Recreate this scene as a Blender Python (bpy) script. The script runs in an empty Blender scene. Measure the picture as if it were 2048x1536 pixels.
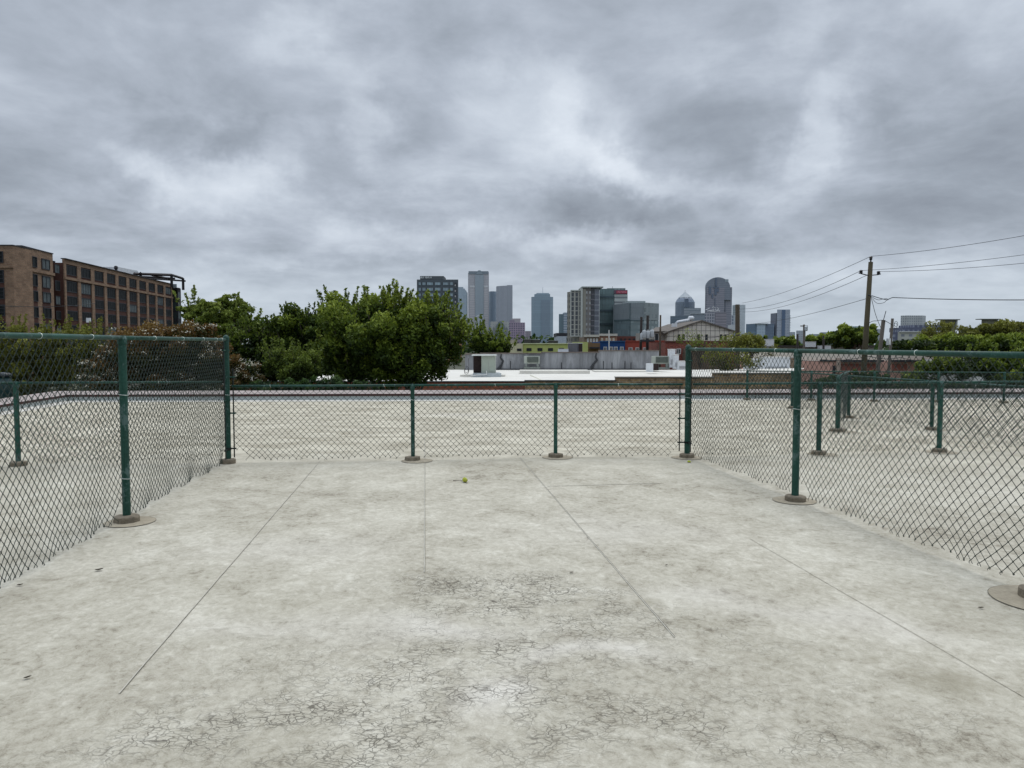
import bpy, math, random
import numpy as np
from mathutils import Vector, noise as mnoise
random.seed(7); rng = np.random.default_rng(11)
S = bpy.context.scene
COL = S.collection
PI = math.pi

# ------------------------------------------------------------------ camera
F = 1500.0; PITCH = math.atan(80/1500.0); H = 1.7
cam_d = bpy.data.cameras.new('camera'); cam = bpy.data.objects.new('camera', cam_d); COL.objects.link(cam)
cam.location = (0, 0, H); cam.rotation_euler = (PI/2-PITCH, 0, 0)
cam_d.sensor_width = 36; cam_d.lens = F/2048*36; cam_d.clip_start = .05; cam_d.clip_end = 20000
S.camera = cam
cp, sp = math.cos(PITCH), math.sin(PITCH)
def ray(x, y):
    a = (x-1024)/F; b = (768-y)/F
    return Vector((a, cp+b*sp, -sp+b*cp))
def P(x, y, D):
    d = ray(x, y); t = D/d.y
    return Vector((d.x*t, D, H+d.z*t))
def G(x, y, z=0.0):
    d = ray(x, y); t = (z-H)/d.z
    return Vector((d.x*t, d.y*t, z))
def X(x, D): return P(x, 688, D).x
def Z(y, D): return P(1024, y, D).z
GZ = -6.0

# ------------------------------------------------------------------ materials
def lin(r, g, b):
    f = lambda c: ((c/255+.055)/1.055)**2.4 if c > 10 else c/255/12.92
    return (f(r), f(g), f(b))
def c4(c): return (c[0], c[1], c[2], 1)
class NT:
    def __init__(s, name):
        s.m = bpy.data.materials.new(name); s.m.use_nodes = True; s.t = s.m.node_tree; s.n = s.t.nodes
        s.b = s.n['Principled BSDF']; s.out = s.n['Material Output']
        s._tc = None
    def link(s, a, b): s.t.links.new(a, b)
    def tc(s, k='Object'):
        if s._tc is None: s._tc = s.n.new('ShaderNodeTexCoord')
        return s._tc.outputs[k]
    def mapping(s, src, scale=(1,1,1), rot=(0,0,0), loc=(0,0,0)):
        n = s.n.new('ShaderNodeMapping'); s.link(src, n.inputs[0])
        n.inputs['Scale'].default_value = scale; n.inputs['Rotation'].default_value = rot; n.inputs['Location'].default_value = loc
        return n.outputs[0]
    def noise(s, src, scale, detail=6, rough=.6, dist=0):
        n = s.n.new('ShaderNodeTexNoise'); s.link(src, n.inputs['Vector'])
        n.inputs['Scale'].default_value = scale; n.inputs['Detail'].default_value = detail
        n.inputs['Roughness'].default_value = rough; n.inputs['Distortion'].default_value = dist
        return n.outputs['Fac']
    def ramp(s, fac, stops):
        n = s.n.new('ShaderNodeValToRGB'); s.link(fac, n.inputs[0]); e = n.color_ramp.elements
        e[0].position = stops[0][0]; e[0].color = c4(stops[0][1]) if not isinstance(stops[0][1], (int, float)) else (stops[0][1],)*3+(1,)
        e[1].position = stops[-1][0]; e[1].color = c4(stops[-1][1]) if not isinstance(stops[-1][1], (int, float)) else (stops[-1][1],)*3+(1,)
        for p, c in stops[1:-1]:
            k = e.new(p); k.color = c4(c) if not isinstance(c, (int, float)) else (c, c, c, 1)
        return n.outputs[0]
    def math(s, op, a, b=None, c=None, clamp=False):
        n = s.n.new('ShaderNodeMath'); n.operation = op; n.use_clamp = clamp
        for i, v in enumerate((a, b, c)):
            if v is None: continue
            if isinstance(v, (int, float)): n.inputs[i].default_value = v
            else: s.link(v, n.inputs[i])
        return n.outputs[0]
    def mix(s, fac, a, b, mode='MIX'):
        n = s.n.new('ShaderNodeMix'); n.data_type = 'RGBA'; n.blend_type = mode
        for i, v in ((0, fac), (6, a), (7, b)):
            if isinstance(v, (int, float)): n.inputs[i].default_value = v
            elif isinstance(v, tuple): n.inputs[i].default_value = c4(v)
            else: s.link(v, n.inputs[i])
        return n.outputs[2]
    def bump(s, h, strength=.3, dist=.01):
        n = s.n.new('ShaderNodeBump'); n.inputs['Strength'].default_value = strength; n.inputs['Distance'].default_value = dist
        s.link(h, n.inputs['Height']); s.link(n.outputs[0], s.b.inputs['Normal'])
    def col(s, c):
        if isinstance(c, tuple): s.b.inputs['Base Color'].default_value = c4(c)
        else: s.link(c, s.b.inputs['Base Color'])
    def set(s, **k):
        for a, v in k.items(): s.b.inputs[a.replace('_', ' ')].default_value = v
        return s
def mul(c, f): return tuple(min(1, x*f) for x in c)
_mc = {}
def M(name, c, rough=.8, var=.25, scale=1.5, metal=0, bump=0, streak=False, spec=.3):
    if name in _mc: return _mc[name]
    t = NT(name); src = t.tc('Object')
    if streak: src2 = t.mapping(src, (1, 1, .15))
    else: src2 = src
    f = t.noise(src2, scale, 8, .65)
    f2 = t.noise(src, scale*6, 4, .6)
    f = t.math('ADD', t.math('MULTIPLY', f, .7), t.math('MULTIPLY', f2, .3))
    t.col(t.ramp(f, [(.3, mul(c, 1-var)), (.5, c), (.72, mul(c, 1+var))]))
    t.set(Roughness=rough, Metallic=metal); t.b.inputs['Specular IOR Level'].default_value = spec
    if bump: t.bump(f2, bump, .02)
    _mc[name] = t.m; return t.m
def MG(name, wall, glass, sx, sz, fx, fz, var=.3, groughness=.25, ox=0, oz=0, spec=.5, wvar=.12):
    """facade: glass cells in a wall colour, from UVs in metres"""
    if name in _mc: return _mc[name]
    t = NT(name); uv = t.tc('UV'); sep = t.n.new('ShaderNodeSeparateXYZ'); t.link(uv, sep.inputs[0])
    u = t.math('DIVIDE', t.math('ADD', sep.outputs[0], ox), sx); v = t.math('DIVIDE', t.math('ADD', sep.outputs[1], oz), sz)
    gu = t.math('LESS_THAN', t.math('FRACT', u), fx); gv = t.math('LESS_THAN', t.math('FRACT', v), fz)
    g = t.math('MULTIPLY', gu, gv)
    cmb = t.n.new('ShaderNodeCombineXYZ'); t.link(t.math('FLOOR', u), cmb.inputs[0]); t.link(t.math('FLOOR', v), cmb.inputs[1])
    wn = t.n.new('ShaderNodeTexWhiteNoise'); wn.noise_dimensions = '2D'; t.link(cmb.outputs[0], wn.inputs['Vector'])
    big = t.noise(uv, .035, 3, .5)
    gf = t.math('ADD', t.math('MULTIPLY', wn.outputs['Value'], .5), t.math('MULTIPLY', big, .5))
    gc = t.ramp(gf, [(.15, mul(glass, 1-var)), (.5, glass), (.85, mul(glass, 1+var))])
    wf = t.noise(uv, .12, 5, .6)
    wc = t.ramp(wf, [(.3, mul(wall, 1-wvar)), (.7, mul(wall, 1+wvar))])
    t.col(t.mix(g, wc, gc)); t.b.inputs['Specular IOR Level'].default_value = spec
    r = t.math('SUBTRACT', .8, t.math('MULTIPLY', g, .8-groughness)); t.link(r, t.b.inputs['Roughness'])
    _mc[name] = t.m; return t.m
def MB_brick(name, c1, c2, mortar, sx=.4, var=.2):
    if name in _mc: return _mc[name]
    t = NT(name); uv = t.tc('UV')
    b = t.n.new('ShaderNodeTexBrick'); t.link(uv, b.inputs['Vector'])
    b.inputs['Color1'].default_value = c4(c1); b.inputs['Color2'].default_value = c4(c2); b.inputs['Mortar'].default_value = c4(mortar)
    b.inputs['Scale'].default_value = 1; b.inputs['Brick Width'].default_value = sx; b.inputs['Row Height'].default_value = sx*.36
    b.inputs['Mortar Size'].default_value = .012*sx/.4; b.inputs['Bias'].default_value = -.1
    n = t.noise(uv, .5, 8, .7); v = t.ramp(n, [(.3, 1-var), (.7, 1+var)])
    n2 = t.noise(uv, 5, 4, .7); v2 = t.ramp(n2, [(.3, 1-var*1.3), (.7, 1+var*1.3)])
    t.col(t.mix(1.0, t.mix(1.0, b.outputs[0], v, 'MULTIPLY'), v2, 'MULTIPLY')); t.set(Roughness=.9)
    _mc[name] = t.m; return t.m

# ------------------------------------------------------------------ mesh helpers
class MB:
    def __init__(s): s.v = []; s.f = []; s.uv = []; s.mi = []
    def quad(s, a, b, c, d, mi=0, uv=None):
        i = len(s.v); s.v += [tuple(a), tuple(b), tuple(c), tuple(d)]; s.f.append((i, i+1, i+2, i+3)); s.mi.append(mi)
        s.uv.append(uv or [(0, 0)]*4)
    def poly(s, pts, mi=0, uv=None):
        i = len(s.v); s.v += [tuple(p) for p in pts]; s.f.append(tuple(range(i, i+len(pts)))); s.mi.append(mi)
        s.uv.append(uv or [(p[0], p[1]) for p in pts])
    def box(s, x0, x1, y0, y1, z0, z1, mi=0, M=None):
        s.prism([(x0, y0), (x1, y0), (x1, y1), (x0, y1)], z0, z1, mi, mi)
        if M is not None:
            n = len(s.v)-24
            for k in range(n, len(s.v)): s.v[k] = tuple(M @ Vector(s.v[k]))
        return s
    def prism(s, pts, z0, z1, mi=0, mt=None, uoff=0):
        """pts counter-clockwise; z1 number or list"""
        n = len(pts); zt = z1 if isinstance(z1, (list, tuple)) else [z1]*n; u = uoff
        for i in range(n):
            j = (i+1) % n; a, b = pts[i], pts[j]; L = math.hypot(b[0]-a[0], b[1]-a[1])
            s.quad((a[0], a[1], z0), (b[0], b[1], z0), (b[0], b[1], zt[j]), (a[0], a[1], zt[i]), mi,
                   [(u, z0), (u+L, z0), (u+L, zt[j]), (u, zt[i])]); u += L
        s.poly([(p[0], p[1], z) for p, z in zip(pts, zt)], mi if mt is None else mt)
        s.poly([(p[0], p[1], z0) for p in reversed(pts)], mi if mt is None else mt)
        return s
    def tube(s, pts, r, n=8, mi=0, cap=True):
        pts = [Vector(p) for p in pts]; rs = r if isinstance(r, (list, tuple)) else [r]*len(pts)
        base = len(s.v); up = None
        for k, p in enumerate(pts):
            if k == 0: d = pts[1]-p
            elif k == len(pts)-1: d = p-pts[k-1]
            else: d = (pts[k+1]-p).normalized()+(p-pts[k-1]).normalized()
            if d.length < 1e-9: d = Vector((0, 0, 1))
            d.normalize()
            ref = Vector((0, 0, 1)) if abs(d.z) < .9 else Vector((1, 0, 0))
            if up is None: e1 = d.cross(ref).normalized()
            else:
                e1 = (up-d*up.dot(d)); e1 = e1.normalized() if e1.length > 1e-6 else d.cross(ref).normalized()
            up = e1; e2 = d.cross(e1)
            for q in range(n):
                a = 2*PI*q/n; s.v.append(tuple(p+(e1*math.cos(a)+e2*math.sin(a))*rs[k]))
        for k in range(len(pts)-1):
            for q in range(n):
                a = base+k*n+q; b = base+k*n+(q+1) % n
                s.f.append((a, b, b+n, a+n)); s.mi.append(mi); s.uv.append([(q/n, k), ((q+1)/n, k), ((q+1)/n, k+1), (q/n, k+1)])
        if cap:
            s.f.append(tuple(base+q for q in range(n-1, -1, -1))); s.mi.append(mi); s.uv.append([(0, 0)]*n)
            t = base+(len(pts)-1)*n; s.f.append(tuple(t+q for q in range(n))); s.mi.append(mi); s.uv.append([(0, 0)]*n)
        return s
    def lathe(s, c, prof, n=24, mi=0):
        """prof: (r,z) bottom to top"""
        base = len(s.v)
        for r, z in prof:
            for q in range(n):
                a = 2*PI*q/n; s.v.append((c[0]+r*math.cos(a), c[1]+r*math.sin(a), c[2]+z))
        for k in range(len(prof)-1):
            for q in range(n):
                a = base+k*n+q; b = base+k*n+(q+1) % n
                s.f.append((a, b, b+n, a+n)); s.mi.append(mi); s.uv.append([(0, 0)]*4)
        t = base+(len(prof)-1)*n
        s.f.append(tuple(t+q for q in range(n))); s.mi.append(mi); s.uv.append([(0, 0)]*n)
        s.f.append(tuple(base+q for q in range(n-1, -1, -1))); s.mi.append(mi); s.uv.append([(0, 0)]*n)
        return s
    def build(s, name, mats, parent=None, smooth=False, loc=None):
        me = bpy.data.meshes.new(name)
        off = Vector(loc) if loc is not None else (parent.location if parent is not None and parent.type == 'EMPTY' else Vector((0, 0, 0)))
        if parent is not None:
            q = parent; off = Vector((0, 0, 0))
            while q is not None: off = off+q.location; q = q.parent
        vs = [(v[0]-off.x, v[1]-off.y, v[2]-off.z) for v in s.v]
        me.from_pydata(vs, [], s.f)
        if not isinstance(mats, (list, tuple)): mats = [mats]
        for m in mats: me.materials.append(m)
        me.polygons.foreach_set('material_index', s.mi)
        uvl = me.uv_layers.new(name='UVMap'); flat = []
        for u in s.uv:
            for a in u: flat += [a[0], a[1]]
        uvl.data.foreach_set('uv', flat)
        if smooth: me.polygons.foreach_set('use_smooth', [True]*len(me.polygons))
        me.update(); me.validate()
        o = bpy.data.objects.new(name, me); COL.objects.link(o)
        if parent is not None: o.parent = parent
        elif loc is not None: o.location = loc
        return o
def tag(o, label=None, cat=None, group=None, kind=None):
    if label: o['label'] = label
    if cat: o['category'] = cat
    if group: o['group'] = group
    if kind: o['kind'] = kind
    return o
def thing(name, label, cat, loc=(0, 0, 0), group=None):
    o = bpy.data.objects.new(name, None); COL.objects.link(o); o.location = loc; o.empty_display_size = .1
    return tag(o, label, cat, group)

# ------------------------------------------------------------------ shared materials
def weathered_paint():
    t = NT('green_paint'); o = t.tc('Object')
    n1 = t.noise(t.mapping(o, (1, 1, .5)), 9, 8, .7); n2 = t.noise(o, 45, 5, .7); n3 = t.noise(t.mapping(o, (1, 1, .25), loc=(3, 1, 7)), 3, 4, .6)
    base = t.ramp(n3, [(.3, (.0025, .028, .019)), (.5, (.004, .043, .028)), (.72, (.013, .075, .052))])
    flake = t.ramp(t.math('ADD', t.math('MULTIPLY', n1, .7), t.math('MULTIPLY', n2, .3)), [(.535, 0.0), (.59, 1.0)])
    c = t.mix(flake, base, (.07, .12, .11))
    chalk = t.ramp(n2, [(.45, 0.0), (.75, .35)])
    t.col(t.mix(chalk, c, (.035, .12, .10))); t.set(Roughness=.55); t.b.inputs['Specular IOR Level'].default_value = .35
    t.bump(t.math('ADD', n2, flake), .35, .002); return t.m
GREEN = weathered_paint()
WIRE = M('fence_wire', (.009, .025, .018), .45, .4, 20, spec=.3)
BAR = M('tension_bar_black', (.008, .014, .012), .5, .3, 10)
TIE = M('aluminium_tie', (.5, .55, .5), .4, .2, 30, metal=.6)

def deck_material():
    t = NT('roof_coating'); o = t.tc('Object')
    rot = t.mapping(o, (1, 1, 1), (0, 0, -math.radians(6.7)))
    sep = t.n.new('ShaderNodeSeparateXYZ'); t.link(o, sep.inputs[0]); x, y = sep.outputs[0], sep.outputs[1]
    AT = lambda nm: (lambda a: (setattr(a, 'attribute_name', nm), a.outputs['Fac'])[1])(t.n.new('ShaderNodeAttribute'))
    def add(l):
        r = l[0]
        for q in l[1:]: r = t.math('ADD', r, q)
        return r
    big = t.noise(o, .55, 6, .62, .5)
    mid = t.noise(t.mapping(o, (1.15, 1, 1), (0, 0, .5)), 2.8, 8, .68, .8)
    fine = t.noise(t.mapping(o, (1.2, 1, 1), (0, 0, .5)), 16, 7, .72, .6)
    grain = t.noise(o, 120, 4, .75)
    f = add([t.math('MULTIPLY', big, .24), t.math('MULTIPLY', mid, .28), t.math('MULTIPLY', fine, .32), t.math('MULTIPLY', grain, .16)])
    c = t.ramp(f, [(.39, (.17, .146, .106)), (.455, (.365, .338, .266)), (.52, (.465, .437, .355)), (.60, (.60, .572, .482))])
    # far part of the roof is cleaner and creamier
    far = t.ramp(t.math('MULTIPLY', y, 1/24), [(.41, 0.0), (.5, 1.0)])
    band = t.noise(t.mapping(o, (.55, 1.1, 1)), 1.7, 7, .68, .8)
    farc = t.ramp(band, [(.34, (.24, .207, .14)), (.5, (.435, .398, .305)), (.64, (.66, .616, .49))])
    c = t.mix(t.math('MULTIPLY', far, .65), c, farc)
    # gravel-free ponding stains (brownish / dark)
    mott = t.ramp(t.noise(o, 7, 8, .75, .4), [(.38, 0.0), (.62, 1.0)])
    dark = AT('dark')
    dk = t.math('MULTIPLY', dark, t.math('ADD', .35, t.math('MULTIPLY', mott, .65)), clamp=True)
    c = t.mix(t.math('MULTIPLY', dk, .62), c, (.27, .245, .175))
    light = AT('light')
    c = t.mix(t.math('MULTIPLY', light, .55, clamp=True), c, (.80, .765, .70))
    # pores and scuffs
    pit = t.ramp(t.noise(t.mapping(o, (1, 2.2, 1), (0, 0, .25)), 10, 6, .8, .2), [(.59, 0.0), (.69, 1.0)])
    c = t.mix(t.math('MULTIPLY', pit, .75), c, (.2, .185, .14))
    tide = t.ramp(t.noise(o, 1.3, 7, .62, .6), [(.478, 0.0), (.494, 1.0), (.498, .2), (.53, 0.0)])
    c = t.mix(t.math('MULTIPLY', tide, .2), c, (.24, .2, .15))
    grit = t.ramp(grain, [(.6, 0.0), (.7, 1.0)])
    c = t.mix(t.math('MULTIPLY', grit, .3), c, (.2, .175, .135))
    spk = t.ramp(t.noise(t.mapping(o, (1, 1.8, 1)), 42, 3, .7), [(.66, 0.0), (.74, 1.0)])
    c = t.mix(t.math('MULTIPLY', spk, .4), c, (.16, .14, .1))
    streak = t.ramp(t.noise(t.mapping(o, (1.2, 7, 1), (0, 0, -.45)), 5, 5, .65, .7), [(.6, 0.0), (.74, 1.0)])
    c = t.mix(t.math('MULTIPLY', streak, .45), c, (.22, .2, .165))
    # alligator cracks near the camera
    w2 = t.n.new('ShaderNodeTexNoise'); t.link(o, w2.inputs['Vector']); w2.inputs['Scale'].default_value = 11; w2.inputs['Detail'].default_value = 4
    v2 = t.n.new('ShaderNodeVectorMath'); v2.operation = 'MULTIPLY_ADD'; t.link(w2.outputs['Color'], v2.inputs[0]); v2.inputs[1].default_value = (.09, .09, 0); t.link(t.mapping(o, (.72, 1, 1), (0, 0, .2)), v2.inputs[2])
    def crack(scale, w):
        v = t.n.new('ShaderNodeTexVoronoi'); v.feature = 'DISTANCE_TO_EDGE'; t.link(v2.outputs[0], v.inputs['Vector']); v.inputs['Scale'].default_value = scale
        return t.ramp(v.outputs['Distance'], [(0.0, 1.0), (w, 0.0)])
    cr = t.math('MAXIMUM', t.math('MULTIPLY', crack(34, .075), .7), crack(15, .036))
    near = AT('near')
    cr = t.math('MULTIPLY', cr, t.ramp(t.noise(o, 13, 4, .7), [(.32, .12), (.5, 1.0)]))
    cm = t.math('MULTIPLY', t.math('MULTIPLY', near, t.ramp(t.noise(o, 2.6, 5, .7), [(.4, .12), (.58, 1.0)])), cr, clamp=True)
    c = t.mix(t.math('MULTIPLY', cm, .78), c, (.07, .06, .045))
    t.col(c); t.set(Roughness=.82); t.b.inputs['Specular IOR Level'].default_value = .25
    h = t.math('SUBTRACT', add([t.math('MULTIPLY', mid, .9), t.math('MULTIPLY', fine, .35), t.math('MULTIPLY', grain, .1)]), t.math('MULTIPLY', cm, .5))
    t.bump(h, .6, .014)
    return t.m
DECK = deck_material()
def at(px, py, wpx, ry, ang=0, k=1):
    q = G(px, py); return (q.x, q.y, wpx*q.y/F, ry, ang, k)
MASKS = {'dark': [at(1268, 1212, 26, .07, 0, 1.6), at(1200, 1172, 16, .07, 0, 1.2), at(830, 1150, 20, .07, 0, 1.2), at(1400, 1250, 34, .06, -.3, 1.3), at(700, 1010, 24, .07, 0, .9), at(560, 1060, 20, .08, 0, .9), at(1480, 1060, 24, .08, 0, .9), at(620, 1180, 30, .06, 0, 1.1), at(350, 1210, 26, .06, 0, 1.1), at(1760, 1330, 40, .06, -.3, 1.3), at(1930, 1395, 110, .16, .3, 1.7), at(1850, 1375, 70, .08, -.3, 1.3), at(1960, 1220, 240, .35, .3, .45), at(1560, 1300, 120, .16, -.6, .55), at(260, 1190, 200, .3, 0, .25), at(560, 1220, 160, .15, 0, .5),
                at(905, 912, 55, .16, 0, .95), at(1250, 912, 25, .16, 0, .4), at(1520, 780, 300, .5, 0, .3), at(560, 1480, 200, .12, 0, .4), at(860, 1385, 80, .06, 0, .6), at(1150, 1200, 120, .12, .2, .35), at(170, 800, 110, .7, 0, .9), at(1200, 1430, 160, .08, -.5, .4), at(1780, 975, 60, .1, -.1, .8)],
 'light': [at(960, 1400, 80, .12, -.7, .9), at(880, 1260, 130, .15, -.3, .7), at(1160, 1330, 160, .12, 0, .75), at(600, 1100, 160, .4, 0, .3), at(1240, 1060, 200, .5, 0, .3), at(560, 1260, 180, .15, 0, .3), at(1420, 1190, 150, .2, 0, .35), at(1700, 1240, 200, .18, -.4, .45), at(960, 830, 90, .5, 0, .5), at(1090, 815, 70, .7, -.9, .5)],
 'near': [at(1000, 1180, 220, .5, -.2, 1.3), at(980, 1200, 210, .38, -.25, .6), at(950, 1300, 200, .3, 0, .9), at(400, 1450, 330, .22, 0, 1.0), at(700, 1400, 300, .25, 0, .75), at(1300, 1250, 300, .25, -.2, .7), at(1200, 1480, 520, .3, 0, .9), at(1750, 1480, 260, .2, 0, .6), at(1000, 1350, 700, .6, 0, .75)]}

# ------------------------------------------------------------------ ground and our roof
g = MB(); g.poly([(-9000, -300, GZ), (9000, -300, GZ), (9000, 12000, GZ), (-9000, 12000, GZ)])
tag(g.build('ground', M('ground_mix', (.07, .075, .05), .95, .35, .02)), kind='structure')
g = MB(); g.poly([(-60, 25.5, GZ+.004), (60, 24.5, GZ+.004), (60, 34, GZ+.004), (-60, 34, GZ+.004)])
tag(g.build('alley', M('asphalt', (.05, .05, .05), .9, .3, 1.5)), kind='structure')
# parapet line (inner face foot), left to right
cornerL = G(135, 803); farR = G(2048, 797)
dirL = Vector((.1173, -1, 0)).normalized()
pA = Vector((-12.0, -6, 0)); pB = Vector((-12.55, 18.0, 0)); pC = cornerL.copy(); pD = farR + (farR-cornerL)*.6
pE = Vector((pD.x+.5, -6, 0))
deck = MB(); deck.prism([tuple(p.xy) for p in (pA, pE, pD, pC, pB)], GZ+.01, 0.0, 1, 0)
deck.f = deck.f[:5]; deck.mi = deck.mi[:5]; deck.uv = deck.uv[:5]
tag(deck.build('building_base', MB_brick('own_brick', (.22, .08, .05), (.28, .12, .07), (.3, .28, .25))), kind='structure')
from mathutils.geometry import tessellate_polygon
def ramp_axis(a, b, fine, coarse, f0, f1):
    v = [a]
    while v[-1] < b: v.append(v[-1]+(fine if f0 <= v[-1] < f1 else coarse))
    return np.array(v)
def inside(q):
    P_ = [pA, pE, pD, pC, pB]; ok = True
    for i in range(5):
        a, b = P_[i], P_[(i+1) % 5]
        if (b.x-a.x)*(q[1]-a.y)-(b.y-a.y)*(q[0]-a.x) < -1e-6: ok = False
    return ok
gy = ramp_axis(-6, 23.6, .06, .2, 1.5, 12.5); gu = ramp_axis(0, 1, .0028, .0028, 0, 1)
gu[-1] = 1
# rows run from the left parapet to the right edge so the sheet meets the parapet exactly
def leftx(y):
    return pA.x+(pB.x-pA.x)*(y-pA.y)/(pB.y-pA.y) if y < pB.y else pB.x+(pC.x-pB.x)*(y-pB.y)/(pC.y-pB.y)
def rightx(y): return pE.x+(pD.x-pE.x)*(y-pE.y)/(pD.y-pE.y)
v_ = np.linspace(0, 1, int(29.8/.085)); U_, V_ = np.meshgrid(gu, v_)
ytop = lambda x: pC.y+(pD.y-pC.y)*(x-pC.x)/(pD.x-pC.x)
YY = -6+V_*(pC.y+6); LX = np.interp(YY[:, 0], [pA.y, pB.y, pC.y], [pA.x, pB.x, pC.x]); RX = pE.x+(pD.x-pE.x)*(YY[:, 0]+6)/(pC.y+6)
XX = LX[:, None]+U_*(RX-LX)[:, None]; YY = YY+(np.array(ytop(XX))-pC.y)*V_
def wnoise(xy, s_, o_):
    return np.array([mnoise.noise(Vector((a*s_+o_, b*s_-o_, o_))) + .5*mnoise.noise(Vector((a*s_*2.2+o_, b*s_*2.2, o_))) for a, b in xy])
xy = np.stack([XX.ravel(), YY.ravel()], 1); sel = np.ones(len(xy), bool)
WX = xy[:, 0]+.42*wnoise(xy, .9, 3.1); WY = xy[:, 1]+.42*wnoise(xy, .9, 11.7)
me = bpy.data.meshes.new('roof_deck'); nr, nc = XX.shape
me.vertices.add(nr*nc); co = np.zeros((nr*nc, 3)); co[:, :2] = xy; me.vertices.foreach_set('co', co.ravel())
ii = (np.arange(nr-1)[:, None]*nc+np.arange(nc-1)[None, :]).ravel(); fq = np.stack([ii, ii+1, ii+nc+1, ii+nc], 1).astype(np.int32)
me.loops.add(fq.size); me.loops.foreach_set('vertex_index', fq.ravel()); me.polygons.add(len(fq)); me.polygons.foreach_set('loop_start', np.arange(len(fq), dtype=np.int32)*4)
for nm, lst in MASKS.items():
    acc = np.zeros(len(xy))
    for (cx, cy, rx, ry, ang, k) in lst:
        ca, sa = math.cos(ang), math.sin(ang); dx, dy = WX-cx, WY-cy
        acc += k*np.exp(-((dx*ca+dy*sa)/rx)**2-((dy*ca-dx*sa)/ry)**2)
    a_ = me.attributes.new(nm, 'FLOAT', 'POINT'); a_.data.foreach_set('value', acc.astype(np.float32))
me.materials.append(DECK); me.update(calc_edges=True)
tag((lambda o: (COL.objects.link(o), o)[1])(bpy.data.objects.new('roof_deck', me)), kind='structure')
par = thing('parapet', 'low pale blue grey parapet with pinkish coping over a maroon edge along the roof', 'parapet wall', tuple(pC))
wallm = M('parapet_face', lin(168, 176, 176), .8, .2, 2, streak=True); cop = M('coping_top', (.33, .285, .265), .75, .25, 3); mar = M('maroon_edge', (.045, .014, .013), .6, .3, 3)
lines = [pA, pB, pC, pD]
def offs(ps, d):
    out = []
    for i, p in enumerate(ps):
        ns = []
        for a, b in ((i-1, i), (i, i+1)):
            if a >= 0 and b < len(ps):
                e = (ps[b]-ps[a]).normalized(); ns.append(Vector((-e.y, e.x, 0)))
        n = sum(ns, Vector()).normalized(); k = 1/max(.3, n.dot(ns[0])); out.append(p+n*d*k)
    return out
def strip(mb, A, B, za, zb):
    for i in range(len(A)-1): mb.quad((*A[i].xy, za), (*A[i+1].xy, za), (*B[i+1].xy, zb), (*B[i].xy, zb))
i0 = lines; i1 = offs(lines, .55); f0 = offs(lines, -.03); f1 = offs(lines, .6)
w = MB(); strip(w, i0, i0, 0.0, .15); strip(w, i1, i1, GZ, .2); w.build('wall', wallm, par)
w = MB(); strip(w, f0, f0, .14, .205); w.build('edge_trim', mar, par)
w = MB(); strip(w, f0, f1, .205, .275); strip(w, f1, f1, .275, .1); w.build('coping', cop, par)
cant = MB(); c1 = offs(lines, -.35)
strip(cant, c1, i0, .004, .03); tag(cant.build('cant_strip', M('cant', (.58, .56, .50), .8, .15, 2)), kind='structure')
# joints
JD = M('joint_dark', (.17, .155, .125), .9, .8, 3); JL = M('joint_light', (.46, .44, .37), .8, .2, 8)
def joint(a, b, wd=.0038, wl=.006, cut=1.0):
    a = G(*a); b = G(*b); L = (b-a).length; d = (b-a)/L; n = Vector((-d.y, d.x, 0)); k = max(6, int(L/.35))
    m = MB()
    for s0, s1, mi, z in ((-wd/2, wd/2, 0, .005), (wd/2, wd/2+wl, 1, .0042)):
        for i in range(k):
            t0, t1 = i/k, (i+1)/k
            p, q = a+d*L*t0, a+d*L*t1
            e0 = mnoise.noise(p*3)*.004; e1 = mnoise.noise(q*3)*.004
            m.quad((p+n*(s0+e0)).to_tuple()[:2]+(z,), (q+n*(s0+e1)).to_tuple()[:2]+(z,), (q+n*(s1+e1)).to_tuple()[:2]+(z,), (p+n*(s1+e0)).to_tuple()[:2]+(z,), mi)
    tag(m.build('roof_joint', [JD, JL]), kind='structure')
joint((240, 1388), (641, 922)); joint((850, 1145), (850, 880)); joint((1350, 1275), (1040, 915)); joint((1095, 973), (1320, 967), .008, .006)
JD0 = JD; JD = M('joint_faint', (.40, .365, .29), .9, .35, 4); joint((1500, 1078), (2048, 1395), .0026, .003); JD = JD0

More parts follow.
